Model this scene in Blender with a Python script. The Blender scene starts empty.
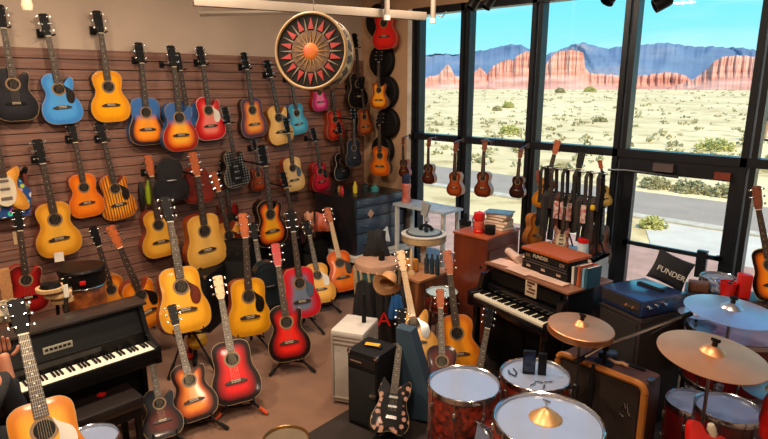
import bpy, bmesh, math, random
from mathutils import Vector, Matrix, Euler
random.seed(7)
S = bpy.context.scene
COL = S.collection
PI = math.pi
# ------------------------------------------------------------------ camera
F = 575.0; PITCH = math.atan(135.5/F); PSI = math.radians(44.3)
CAM = Vector((5.7, 0.0, 2.45))
cd = bpy.data.cameras.new('camera'); cam = bpy.data.objects.new('camera', cd); COL.objects.link(cam)
cd.sensor_width = 36.0; cd.lens = 36.0*F/768.0; cd.clip_end = 20000; cd.clip_start = 0.05
cam.location = CAM; cam.rotation_euler = (PI/2-PITCH, 0, PSI)
S.camera = cam
S.view_settings.view_transform = 'Standard'; S.view_settings.look = 'None'; S.view_settings.gamma = 1.0
S.view_settings.exposure = 0.0
try: S.cycles.use_denoising = True
except Exception: pass
S.cycles.max_bounces = 6; S.cycles.diffuse_bounces = 3; S.cycles.glossy_bounces = 3
S.cycles.transparent_max_bounces = 12; S.cycles.transmission_bounces = 4
S.cycles.caustics_reflective = False; S.cycles.caustics_refractive = False
S.cycles.sample_clamp_indirect = 4.0

def ray(u, v):          # direction in the room of a point seen from the photographer's spot
    a = u-384.0; b = -(v-219.5)
    fw = F*math.cos(PITCH)+b*math.sin(PITCH); up = b*math.cos(PITCH)-F*math.sin(PITCH)
    return Vector((-math.sin(PSI)*fw+math.cos(PSI)*a, math.cos(PSI)*fw+math.sin(PSI)*a, up))
def pz(u, v, z): r = ray(u, v); return CAM+r*((z-CAM.z)/r.z)
def px(u, v, x): r = ray(u, v); return CAM+r*((x-CAM.x)/r.x)
def py(u, v, y): r = ray(u, v); return CAM+r*((y-CAM.y)/r.y)
def pd(u, v, d): r = ray(u, v); return CAM+r*(d/math.hypot(r.x, r.y))

# ------------------------------------------------------------------ materials
def hexc(h):
    h = h.lstrip('#'); out = []
    for i in (0, 2, 4):
        c = int(h[i:i+2], 16)/255.0
        out.append(c/12.92 if c <= .04045 else ((c+.055)/1.055)**2.4)
    return (out[0], out[1], out[2], 1.0)
MATS = {}
def mat(name, color, rough=.5, metal=0., coat=0., bump=0., bscale=40., var=.12, vscale=6., stretch=None, emit=0., spec=.5, color2=None, sheen=0.):
    if name in MATS: return MATS[name]
    m = bpy.data.materials.new(name); m.use_nodes = True; nt = m.node_tree; N = nt.nodes; L = nt.links
    p = N['Principled BSDF']; c = hexc(color)
    p.inputs['Roughness'].default_value = rough; p.inputs['Metallic'].default_value = metal
    p.inputs['Coat Weight'].default_value = coat; p.inputs['Coat Roughness'].default_value = .08
    p.inputs['Specular IOR Level'].default_value = spec
    if sheen: p.inputs['Sheen Weight'].default_value = sheen
    tc = N.new('ShaderNodeTexCoord'); mp = N.new('ShaderNodeMapping'); L.new(tc.outputs['Object'], mp.inputs[0])
    if stretch: mp.inputs['Scale'].default_value = stretch
    nz = N.new('ShaderNodeTexNoise'); nz.inputs['Scale'].default_value = vscale; nz.inputs['Detail'].default_value = 4
    L.new(mp.outputs[0], nz.inputs[0])
    mx = N.new('ShaderNodeMix'); mx.data_type = 'RGBA'
    if color2: mx.inputs[6].default_value = hexc(color2); mx.inputs[7].default_value = c
    else:
        mx.inputs[6].default_value = tuple(x*(1-var) for x in c[:3])+(1,); mx.inputs[7].default_value = tuple(min(1, x*(1+var)) for x in c[:3])+(1,)
    rp = N.new('ShaderNodeMapRange'); rp.inputs[1].default_value = .35; rp.inputs[2].default_value = .65
    L.new(nz.outputs[0], rp.inputs[0]); L.new(rp.outputs[0], mx.inputs[0]); L.new(mx.outputs[2], p.inputs['Base Color'])
    if bump:
        n2 = N.new('ShaderNodeTexNoise'); n2.inputs['Scale'].default_value = bscale; L.new(mp.outputs[0], n2.inputs[0])
        bp = N.new('ShaderNodeBump'); bp.inputs['Strength'].default_value = bump; bp.inputs['Distance'].default_value = .01
        L.new(n2.outputs[0], bp.inputs['Height']); L.new(bp.outputs[0], p.inputs['Normal'])
    if emit: p.inputs['Emission Color'].default_value = c; p.inputs['Emission Strength'].default_value = emit
    MATS[name] = m; return m
def top_mat(c0, c1=None, c2=None, upper=None, style=None):
    """guitar soundboard finish: c0 in the middle, c1 ring, c2 at the rim; 'rim' is stored on the mesh"""
    key = 'top_%s_%s_%s_%s_%s' % (c0, c1, c2, upper, style)
    if key in MATS: return MATS[key]
    m = bpy.data.materials.new(key); m.use_nodes = True; nt = m.node_tree; N = nt.nodes; L = nt.links
    p = N['Principled BSDF']; p.inputs['Roughness'].default_value = .38; p.inputs['Coat Weight'].default_value = .16; p.inputs['Coat Roughness'].default_value = .1; p.inputs['Specular IOR Level'].default_value = .2
    c1 = c1 or c0; c2 = c2 or c1
    at = N.new('ShaderNodeAttribute'); at.attribute_name = 'rim'
    tc = N.new('ShaderNodeTexCoord')
    nz = N.new('ShaderNodeTexNoise'); nz.inputs['Scale'].default_value = 14; nz.inputs['Detail'].default_value = 3
    mp = N.new('ShaderNodeMapping'); mp.inputs['Scale'].default_value = (9, 9, .8); L.new(tc.outputs['Object'], mp.inputs[0]); L.new(mp.outputs[0], nz.inputs[0])
    cr = N.new('ShaderNodeValToRGB'); e = cr.color_ramp.elements
    e[0].position = .26; e[0].color = hexc(c0); e[1].position = .77; e[1].color = hexc(c2)
    x = e.new(.50); x.color = hexc(c1)
    L.new(at.outputs['Fac'], cr.inputs[0]); out = cr.outputs[0]
    if upper:
        sp = N.new('ShaderNodeSeparateXYZ'); L.new(tc.outputs['Object'], sp.inputs[0])
        mr = N.new('ShaderNodeMapRange'); mr.inputs[1].default_value = .24; mr.inputs[2].default_value = .31; L.new(sp.outputs[2], mr.inputs[0])
        mu = N.new('ShaderNodeMix'); mu.data_type = 'RGBA'; mu.inputs[7].default_value = hexc(upper)
        L.new(mr.outputs[0], mu.inputs[0]); L.new(out, mu.inputs[6]); out = mu.outputs[2]
    if style == 'zebra':
        w = N.new('ShaderNodeTexWave'); w.inputs['Scale'].default_value = 9; w.inputs['Distortion'].default_value = 3.5; w.inputs['Detail'].default_value = 2
        mp2 = N.new('ShaderNodeMapping'); mp2.inputs['Scale'].default_value = (1.3, 1, .35); L.new(tc.outputs['Object'], mp2.inputs[0]); L.new(mp2.outputs[0], w.inputs[0])
        mu = N.new('ShaderNodeMix'); mu.data_type = 'RGBA'; mu.inputs[7].default_value = hexc('7a3a10')
        r2 = N.new('ShaderNodeMapRange'); r2.inputs[1].default_value = .55; r2.inputs[2].default_value = .8
        L.new(w.outputs['Fac'], r2.inputs[0]); L.new(r2.outputs[0], mu.inputs[0]); L.new(out, mu.inputs[6]); out = mu.outputs[2]
    if style in ('floral', 'dots', 'print'):
        v = N.new('ShaderNodeTexVoronoi'); v.inputs['Scale'].default_value = {'dots': 30, 'floral': 24}.get(style, 16)
        L.new(tc.outputs['Object'], v.inputs[0])
        if style == 'dots': v.inputs['Randomness'].default_value = 0
        r2 = N.new('ShaderNodeMapRange'); r2.inputs[1].default_value = .36 if style != 'dots' else .2; r2.inputs[2].default_value = .46 if style != 'dots' else .27
        L.new(v.outputs['Distance'], r2.inputs[0])
        mu = N.new('ShaderNodeMix'); mu.data_type = 'RGBA'
        if style == 'print': L.new(v.outputs['Color'], mu.inputs[6])
        else: mu.inputs[6].default_value = hexc('b98a78' if style == 'floral' else 'd0d0c8')
        L.new(r2.outputs[0], mu.inputs[0]); L.new(out, mu.inputs[7]); out = mu.outputs[2]
    hs = N.new('ShaderNodeHueSaturation'); vm = N.new('ShaderNodeMapRange'); vm.inputs[3].default_value = .88; vm.inputs[4].default_value = 1.1
    L.new(nz.outputs[0], vm.inputs[0]); L.new(vm.outputs[0], hs.inputs['Value']); L.new(out, hs.inputs['Color'])
    L.new(hs.outputs[0], p.inputs['Base Color'])
    MATS[key] = m; return m
# ------------------------------------------------------------------ mesh builder
class MB:
    def __init__(s): s.v = []; s.f = []; s.m = []; s.a = {}
    def add(s, vs, fs, mi=0, M=None):
        o = len(s.v)
        for p in vs:
            p = Vector(p); s.v.append(M @ p if M else p)
        for f in fs: s.f.append(tuple(i+o for i in f)); s.m.append(mi)
        return s
    def box(s, c, d, mi=0, rz=0., M=None, bev=0.):
        x, y, z = d[0]/2, d[1]/2, d[2]/2
        T = Matrix.Translation(c) @ Matrix.Rotation(rz, 4, 'Z')
        if M: T = M @ T
        if bev:
            b = min(bev, x*.9, y*.9, z*.9); bm = bmesh.new(); bmesh.ops.create_cube(bm, size=1)
            for q in bm.verts: q.co = Vector((q.co.x*2*x, q.co.y*2*y, q.co.z*2*z))
            bmesh.ops.bevel(bm, geom=list(bm.edges), offset=b, segments=2, profile=.6, affect='EDGES')
            bm.verts.ensure_lookup_table(); vs = [q.co.copy() for q in bm.verts]; fs = [[q.index for q in f.verts] for f in bm.faces]; bm.free()
            return s.add(vs, fs, mi, T)
        vs = [(i*x, j*y, k*z) for i in (-1, 1) for j in (-1, 1) for k in (-1, 1)]
        return s.add(vs, [(0, 1, 3, 2), (4, 6, 7, 5), (0, 4, 5, 1), (2, 3, 7, 6), (0, 2, 6, 4), (1, 5, 7, 3)], mi, T)
    def b2(s, lo, hi, mi=0, bev=0.):
        return s.box([(a+b)/2 for a, b in zip(lo, hi)], [abs(b-a) for a, b in zip(lo, hi)], mi, bev=bev)
    def tube(s, pts, r, n=8, mi=0, cap=True):
        pts = [Vector(p) for p in pts]; rs = r if isinstance(r, (list, tuple)) else [r]*len(pts); vs = []; fs = []
        for i, p in enumerate(pts):
            d = (pts[min(i+1, len(pts)-1)]-pts[max(i-1, 0)])
            if d.length < 1e-9: d = Vector((0, 0, 1))
            d.normalize(); a = d.cross(Vector((0, 0, 1)) if abs(d.z) < .95 else Vector((1, 0, 0))).normalized(); b = d.cross(a)
            for k in range(n):
                t = 2*PI*k/n; vs.append(p+(a*math.cos(t)+b*math.sin(t))*rs[i])
        for i in range(len(pts)-1):
            for k in range(n):
                k2 = (k+1) % n; fs.append((i*n+k, i*n+k2, (i+1)*n+k2, (i+1)*n+k))
        if cap: fs.append(tuple(range(n))[::-1]); fs.append(tuple((len(pts)-1)*n+k for k in range(n)))
        return s.add(vs, fs, mi)
    def lathe(s, prof, n=32, mi=0, M=None, cap=False):
        vs = []; fs = []
        for (r, z) in prof:
            for k in range(n):
                t = 2*PI*k/n; vs.append((r*math.cos(t), r*math.sin(t), z))
        for i in range(len(prof)-1):
            for k in range(n):
                k2 = (k+1) % n; fs.append((i*n+k, i*n+k2, (i+1)*n+k2, (i+1)*n+k))
        if cap and prof[0][0] > 1e-6: fs.append(tuple(range(n))[::-1])
        if cap and prof[-1][0] > 1e-6: fs.append(tuple((len(prof)-1)*n+k for k in range(n)))
        return s.add(vs, fs, mi, M)
    def torus(s, R, r, z=0., n=40, m=8, mi=0, M=None):
        vs = []; fs = []
        for i in range(n):
            t = 2*PI*i/n
            for k in range(m):
                q = 2*PI*k/m; vs.append(((R+r*math.cos(q))*math.cos(t), (R+r*math.cos(q))*math.sin(t), z+r*math.sin(q)))
        for i in range(n):
            for k in range(m):
                i2 = (i+1) % n; k2 = (k+1) % m; fs.append((i*m+k, i2*m+k, i2*m+k2, i*m+k2))
        return s.add(vs, fs, mi, M)
    def prism(s, poly, y0, y1, mi=0, M=None):   # poly in x,z; extruded along y
        n = len(poly); vs = [(p[0], y0, p[1]) for p in poly]+[(p[0], y1, p[1]) for p in poly]
        fs = [tuple(range(n)), tuple(range(2*n-1, n-1, -1))]+[(i, i+n, (i+1) % n+n, (i+1) % n) for i in range(n)]
        return s.add(vs, fs, mi, M)
    def mesh(s, name, smooth=True, rim=None):
        me = bpy.data.meshes.new(name); me.from_pydata([tuple(v) for v in s.v], [], s.f)
        for p, mi in zip(me.polygons, s.m): p.material_index = mi
        me.update()
        bm = bmesh.new(); bm.from_mesh(me); bmesh.ops.recalc_face_normals(bm, faces=bm.faces); 
        if smooth:
            for f in bm.faces: f.smooth = True
            for e in bm.edges:
                if len(e.link_faces) == 2 and e.calc_face_angle(0) > .6: e.smooth = False
        bm.to_mesh(me); bm.free()
        if rim: 
            a = me.attributes.new('rim', 'FLOAT', 'POINT')
            for i, x in enumerate(rim): a.data[i].value = x
        return me
    def build(s, name, mats, parent=None, smooth=True, M=None):
        me = s.mesh(name, smooth); 
        if not isinstance(mats, (list, tuple)): mats = [mats]
        for m in mats: me.materials.append(m)
        return link(name, me, parent, M)
def link(name, me, parent=None, M=None):
    o = bpy.data.objects.new(name, me); COL.objects.link(o)
    if parent: o.parent = parent
    if M is not None: o.matrix_local = M
    return o
def tag(o, label, cat, group=None, kind=None):
    o['label'] = label; o['category'] = cat
    if group: o['group'] = group
    if kind: o['kind'] = kind
    return o
def empty(name, label, cat, loc=(0, 0, 0), rz=0., group=None, M=None):
    o = bpy.data.objects.new(name, None); COL.objects.link(o); o.empty_display_size = .1
    if M is not None: o.matrix_world = M
    else: o.location = loc; o.rotation_euler = (0, 0, rz)
    return tag(o, label, cat, group)
def struct(name, mb, mats, smooth=False):
    o = mb.build(name, mats, None, smooth); o['kind'] = 'structure'; return o
def cmat(name, col, **k): return mat(name, col, **k)
BLACK = mat('black_lacquer', '0a090a', .42, coat=.04, spec=.25)
BLACKM = mat('black_matte', '121112', .65, spec=.25, bump=.2, bscale=200)
TOLEX = mat('black_vinyl', '100f10', .55, spec=.25, bump=.5, bscale=260)
CHROME = mat('chrome', 'c9c9c9', .18, metal=1.)
STEEL = mat('steel_dull', '8f8f92', .35, metal=1.)
WHITEP = mat('white_paint', 'd8d4cc', .5)
IVORY = mat('ivory_keys', 'f0e8d4', .3, var=.04)
ROSEW = mat('rosewood', '33211a', .5, var=.3, stretch=(30, 30, 2))
MAHOG = mat('mahogany', '6e3216', .4, coat=.3, var=.25, stretch=(12, 12, 1))
MAPLE = mat('maple', 'cfa878', .4, coat=.3, var=.12, stretch=(12, 12, 1))
ORANGEW = mat('orange_wood', 'a8501c', .45, coat=.08, var=.2, stretch=(12, 12, 1))
REDW = mat('red_lacquer', 'a81410', .3, coat=.3)
CREAM = mat('cream_plastic', 'd9cbb0', .4)
HOLE = mat('dark_interior', '120b08', .9)
BINDC = mat('binding_tan', '9c8460', .45); HEADBLK = mat('headstock_black', '0b0a0a', .5, spec=.15)
ROSET = mat('rosette_ring', '8a6a48', .5)
STRING = mat('string_metal', 'b8ab90', .35, metal=.8)
PAPER = mat('paper', 'e6dccb', .8)
BRASS = mat('cymbal_bronze', 'e6a272', .40, metal=.82, var=.12, vscale=3)
REDPL = mat('red_plastic', 'cc1a14', .35, coat=.3)
GOLDW = mat('tan_wood', 'a9764a', .5, var=.2, stretch=(2, 12, 12))

# ------------------------------------------------------------------ the room
ZC = 3.85; YW = 5.43
m_wall = mat('wall_plaster', 'bda897', .85, bump=.1, bscale=80, var=.05, vscale=2)
m_beige = mat('wall_plaster_beige', 'c09a78', .85, bump=.1, bscale=80, var=.05, vscale=2)
m_frame = mat('window_frame_metal', '23272d', .35, metal=.4, var=.1)
m_slat = mat('slat_board', '8c6454', .55, color2='714e42', stretch=(6, .5, 14), vscale=3, bump=.15, bscale=12)
m_groove = mat('slat_groove', '2b1a14', .8)
# carpet
def carpet():
    m = mat('carpet', '7e5840', .95, bump=.6, bscale=350, var=.1, vscale=5, sheen=.2); return m
struct('floor', MB().b2((-.1, -3.1, -.1), (8.1, YW+.1, 0)), carpet())
struct('ceiling', MB().b2((-.1, -3.1, ZC), (8.1, YW+.1, ZC+.12)), mat('ceiling_paint', '8e8072', .9))
struct('wall_left', MB().b2((-.12, -3.1, 0), (0, YW+.1, ZC)), m_wall)
struct('wall_back', MB().b2((-.1, -3.12, 0), (8.1, -3.0, ZC)), m_wall)
struct('wall_right', MB().b2((8.0, -3.1, 0), (8.12, YW+.1, ZC)), m_wall)
w = MB(); w.b2((0, YW, 0), (.83, YW+.14, ZC)); w.b2((.83, YW, 3.32), (8.0, YW+.14, ZC)); struct('wall_window', w, m_beige)
sl = MB(); sl.b2((0.001, -2.9, .05), (.012, YW-.01, 2.75), 1)
k = 0; z = 2.75
while z > .1:
    sl.b2((.012, -2.9, z-.082), (.030, YW-.01, z), 0); z -= .09
struct('trim_1', sl, [m_slat, m_groove])
struct('trim_2', MB().b2((.83, YW-.03, 0), (.90, YW+.10, 3.32)), WHITEP)
fr = MB()   # window frame: jamb, mullions, header, transom, sill
def vpost(x, w_, z0=0., z1=3.32, d=.1):
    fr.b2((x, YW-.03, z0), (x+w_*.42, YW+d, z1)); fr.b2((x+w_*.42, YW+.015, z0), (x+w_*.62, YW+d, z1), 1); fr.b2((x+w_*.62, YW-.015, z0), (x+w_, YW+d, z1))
xm = [py(462.9, 7, YW).x, py(527.6, 120, YW).x, py(616.6, 120, YW).x, py(748.5, 110, YW).x]
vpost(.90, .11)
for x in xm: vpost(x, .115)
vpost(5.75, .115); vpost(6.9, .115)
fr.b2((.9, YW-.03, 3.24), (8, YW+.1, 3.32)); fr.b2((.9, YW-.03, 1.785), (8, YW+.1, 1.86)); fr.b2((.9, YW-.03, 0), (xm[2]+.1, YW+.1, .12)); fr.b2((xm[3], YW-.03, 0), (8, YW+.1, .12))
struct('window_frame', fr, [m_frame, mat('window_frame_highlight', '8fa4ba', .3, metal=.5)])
def glass_mat():
    m = bpy.data.materials.new('window_glass'); m.use_nodes = True; nt = m.node_tree; N = nt.nodes; L = nt.links
    N.remove(N['Principled BSDF']); out = [n for n in N if n.type == 'OUTPUT_MATERIAL'][0]
    t = N.new('ShaderNodeBsdfTransparent'); t.inputs[0].default_value = (.97, .985, .98, 1); g = N.new('ShaderNodeBsdfGlossy'); g.inputs['Roughness'].default_value = .02
    mx = N.new('ShaderNodeMixShader'); mx.inputs[0].default_value = .02
    L.new(t.outputs[0], mx.inputs[1]); L.new(g.outputs[0], mx.inputs[2]); L.new(mx.outputs[0], out.inputs[0]); return m
GLASS = glass_mat()
xs = [1.01]+[x for x in xm]+[5.75, 6.9, 8.0]
n = 1
for i in range(len(xs)-1):
    a = xs[i]+(.115 if i else 0); b = xs[i+1]
    struct('window_%d' % n, MB().b2((a, YW+.04, 1.86), (b, YW+.046, 3.24)), GLASS); n += 1
    if i != 3:
        struct('window_%d' % n, MB().b2((a, YW+.04, .12), (b, YW+.046, 1.785)), GLASS); n += 1
# glass door between the third and fourth mullion
xa = xm[2]+.115; xb = xm[3]
dr = empty('door_1', '', '', (xa, YW, 0)); del dr['label']; del dr['category']; dr['kind'] = 'structure'
d = MB(); W = xb-xa
d.b2((0, -.02, 1.655), (W, .09, 1.785)); d.b2((0, -.01, .0), (.10, .06, 1.655)); d.b2((W-.06, -.01, 0), (W, .06, 1.655)); d.b2((.1, -.01, 0), (W-.06, .06, .2))
d.build('door_frame', m_frame, dr, False)
MB().b2((.1, .02, .2), (W-.06, .026, 1.655)).build('door_glass', GLASS, dr, False)
pb = MB(); pb.b2((.08, -.07, .975), (W-.04, -.04, 1.01)); pb.b2((W-.22, -.08, .80), (W-.14, -.03, 1.04)); pb.b2((.08, -.07, .975), (.12, 0, 1.01)); pb.b2((W-.08, -.07, .975), (W-.04, 0, 1.01))
pb.build('push_bar', m_frame, dr, False)
cl = MB(); cl.b2((.28, -.07, 1.69), (.45, -.02, 1.76)); cl.build('door_closer', mat('closer_grey', '55484a', .5), dr, False)
MB().tube([(-.12, -.08, 1.66), (.05, -.07, 1.67), (.5, -.06, 1.655)], .012, 6).build('closer_arm', m_frame, dr)
MB().b2((W-.17, -.06, 1.67), (W-.05, -.02, 1.73)).build('door_sensor', mat('sensor_red', '7d3322', .5), dr, False)

# ------------------------------------------------------------------ guitars
def catmull(P, per=5, closed=True):
    out = []; n = len(P)
    for i in range(n):
        p0, p1, p2, p3 = [Vector(P[(i+k) % n]) for k in (-1, 0, 1, 2)]
        for j in range(per):
            t = j/per; out.append(.5*((2*p1)+(-p0+p2)*t+(2*p0-5*p1+4*p2-p3)*t*t+(-p0+3*p1-3*p2+p3)*t**3))
    return out
RS = [(.0, .0), (.10, .004), (.168, .045), (.192, .12), (.176, .19), (.137, .25), (.125, .30), (.141, .36), (.138, .42), (.09, .462), (.03, .47)]
def mir(R): return [(-x, z) for x, z in R[:0:-1]]
def outline(kind):
    if kind == 'dread': R = [(.0, .0), (.10, .003), (.172, .04), (.194, .12), (.182, .19), (.155, .25), (.148, .30), (.152, .36), (.145, .425), (.10, .462), (.03, .468)]; return R+mir(R)
    if kind == 'uke': R = [(.0, .0), (.09, .004), (.152, .045), (.172, .115), (.155, .18), (.118, .235), (.108, .275), (.124, .33), (.124, .385), (.085, .43), (.03, .44)]; return R+mir(R)
    if kind == 'cut':
        R = [(.0, .0), (.10, .004), (.168, .045), (.192, .12), (.176, .19), (.137, .25), (.127, .30), (.143, .355), (.148, .41), (.125, .432), (.098, .412), (.07, .375), (.035, .37), (.026, .43)]
        return R+[(-.03, .468)]+mir(RS)[1:]
    if kind == 'electric':
        R = [(.0, .02), (.09, .0), (.150, .05), (.155, .12), (.125, .20), (.118, .25), (.14, .31), (.145, .385), (.115, .405), (.085, .36), (.06, .315), (.028, .31)]
        return R+[(-.028, .32), (-.06, .335), (-.09, .40), (-.125, .44), (-.155, .39), (-.135, .31), (-.112, .25), (-.135, .18), (-.165, .11), (-.155, .04), (-.09, .0)]
    if kind == 'vee':
        return [(.02, .06), (.10, .0), (.17, .02), (.15, .12), (.10, .22), (.14, .33), (.12, .38), (.04, .33), (-.03, .33), (-.10, .36), (-.16, .30), (-.13, .20), (-.19, .08), (-.15, .02), (-.06, .06)]
    return RS+mir(RS)
MESH = {}
def body_mesh(kind, dp):
    key = ('body', kind, dp)
    if key in MESH: return MESH[key]
    O = [Vector((p.x*.93, p.y)) for p in catmull(outline(kind), 4)]; n = len(O); zc = .19
    mb = MB(); rim = []
    def ring(s, y, r):
        for p in O:
            # shrink towards the medial line so the burst follows the waist
            c = Vector((0, min(max(p.y, .13), .36)*.75+.05)); q = c+(p-c)*s
            mb.v.append(Vector((q.x, y, q.y))); rim.append(r)
    levels = [(1., 0., 1.), (.978, -.001, .99), (.978, -.001, .99), (.88, -.003, .86), (.76, -.005, .70), (.6, -.006, .5), (.4, -.007, .3), (.2, -.007, .1)]
    for s_, y, r in levels: ring(s_, y, r)
    for i in range(len(levels)-1):
        for k in range(n):
            k2 = (k+1) % n; mb.f.append((i*n+k, i*n+k2, (i+1)*n+k2, (i+1)*n+k)); mb.m.append(2 if i == 0 else 0)
    mb.v.append(Vector((0, -.007, .2))); rim.append(0); c = len(mb.v)-1; b = (len(levels)-1)*n
    for k in range(n): mb.f.append((b+k, b+(k+1) % n, c)); mb.m.append(0)
    o = len(mb.v); ring(1., .004, 1.); ring(1., dp-.004, 1.); ring(.97, dp, 1.)
    for k in range(n):
        k2 = (k+1) % n
        mb.f.append((k, k2, o+k2, o+k)); mb.m.append(2)
        mb.f.append((o+k, o+k2, o+n+k2, o+n+k)); mb.m.append(1)
        mb.f.append((o+n+k, o+n+k2, o+2*n+k2, o+2*n+k)); mb.m.append(1)
    mb.f.append(tuple(o+2*n+k for k in range(n))); mb.m.append(1)
    me = mb.mesh('guitar_body', True, rim)
    for _ in range(3): me.materials.append(None)
    MESH[key] = me; return me
def cached(key, fn, slots=1):
    if key not in MESH:
        me = fn().mesh(key if isinstance(key, str) else key[0]); 
        for _ in range(slots): me.materials.append(None)
        MESH[key] = me
    return MESH[key]
def neck_fn(z0, wide):
    def f():
        mb = MB(); w0 = .030*wide; w1 = .023*wide
        vs = [(-w0, -.012, z0), (w0, -.012, z0), (w1, -.012, .80), (-w1, -.012, .80), (-w0, -.022, z0), (w0, -.022, z0), (w1, -.020, .80), (-w1, -.020, .80)]
        mb.add(vs, [(0, 1, 2, 3), (4, 7, 6, 5), (0, 4, 5, 1), (1, 5, 6, 2), (2, 6, 7, 3), (3, 7, 4, 0)], 0)
        zz = .80; L = .65
        for k in range(1, 19):
            zf = .80-L*(1-2**(-k/12.0))
            if zf < z0+.004: break
            ww = w0+(w1-w0)*(zf-z0)/(.8-z0); mb.b2((-ww, -.0232, zf-.0006), (ww, -.021, zf+.0006), 1)
            if k in (3, 5, 7, 9, 12, 15):
                zm = zf+.013; mb.lathe([(0, .002), (.0035, .002)], 8, 2, Matrix.Translation((0, -.0215, zm)) @ Matrix.Rotation(PI/2, 4, 'X'))
        return mb
    return f
def neckback_fn(wide):
    def f():
        mb = MB(); vs = []; fs = []; n = 7
        for j, (z, w_, dp) in enumerate([(.40, .031*wide, .07), (.455, .030*wide, .03), (.50, .028*wide, .013), (.80, .023*wide, .010)]):
            for k in range(n):
                t = PI*k/(n-1); vs.append((w_*math.cos(t), -.012+dp*math.sin(t), z))
        for j in range(3):
            for k in range(n-1): fs.append((j*n+k, j*n+k+1, (j+1)*n+k+1, (j+1)*n+k))
        fs += [tuple(range(n)), tuple(3*n+k for k in range(n))]
        return mb.add(vs, fs)
    return f
def head_fn(kind, wide):
    def f():
        mb = MB(); w_ = .030*wide
        if kind == 'side': P = [(-.022*wide, .80), (-.035*wide, .83), (-.030, .98), (.0, 1.0), (.045, .985), (.05, .96), (.028, .93), (.03*wide, .83), (.022*wide, .80)]
        else: P = [(-.023*wide, .80), (-w_*1.1, .83), (-w_*1.25, .99), (-.012, 1.0), (0, .994), (.012, 1.0), (w_*1.25, .99), (w_*1.1, .83), (.023*wide, .80)]
        T = Matrix.Translation((0, 0, .80)) @ Matrix.Rotation(math.radians(-9), 4, 'X') @ Matrix.Translation((0, 0, -.80))
        mb.prism(P, -.020, -.004, 0, T)
        mb.b2((-.023*wide, -.026, .797), (.023*wide, -.012, .803), 1)
        return mb
    return f
def peg_fn():
    mb = MB(); mb.tube([(0, -.03, 0), (0, -.012, 0)], .0045, 6); mb.tube([(0, -.010, 0), (.024, -.010, 0)], .003, 6); mb.box((.030, -.010, 0), (.014, .008, .018), bev=.003); return mb
def hole_fn():
    mb = MB(); T = Matrix.Translation((0, -.0085, .325)) @ Matrix.Rotation(PI/2, 4, 'X')
    mb.lathe([(.0, .0005), (.046, .0005)], 28, 0, T); mb.lathe([(.046, .001), (.060, .001)], 28, 1, T); return mb
def bridge_fn():
    mb = MB(); P = [(-.082, .150), (-.06, .144), (.06, .144), (.082, .150), (.08, .160), (.045, .172), (-.045, .172), (-.08, .160)]
    mb.prism(P, -.019, -.006, 0); mb.b2((-.035, -.022, .163), (.035, -.018, .167), 1)
    for i in range(6): mb.b2((-.028+.0112*i-.003, -.0215, .150), (-.028+.0112*i+.003, -.018, .156), 1)
    return mb
def pick_fn():
    P = catmull([(.04, .37), (.062, .345), (.115, .30), (.125, .24), (.10, .19), (.06, .20), (.05, .255), (.057, .30), (.045, .35)], 3)
    return MB().prism([(p.x, p.y) for p in P], -.0115, -.0075, 0)
def strings_fn():
    mb = MB()
    for i in range(6): mb.tube([(-.028+.0112*i, -.022, .165), (-.017+.0068*i, -.026, .80)], .0004, 3)
    return mb
def plate_fn():
    mb = MB(); P = catmull([(0, .05), (.06, .09), (.08, .2), (.05, .30), (-.05, .30), (-.09, .2), (-.07, .09)], 3)
    mb.prism([(p.x, p.y) for p in P], -.012, -.006, 0); mb.box((0, -.014, .2), (.07, .01, .018), 1); mb.box((0, -.014, .27), (.07, .01, .018), 1); mb.box((0, -.014, .12), (.08, .012, .025), 1); return mb
def put(name, key, fn, mats, parent, M=None):
    me = cached(key, fn, len(mats)); o = link(name, me, parent, M)
    for i, m in enumerate(mats): o.material_slots[i].link = 'OBJECT'; o.material_slots[i].material = m
    return o
GUITARS = []
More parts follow.
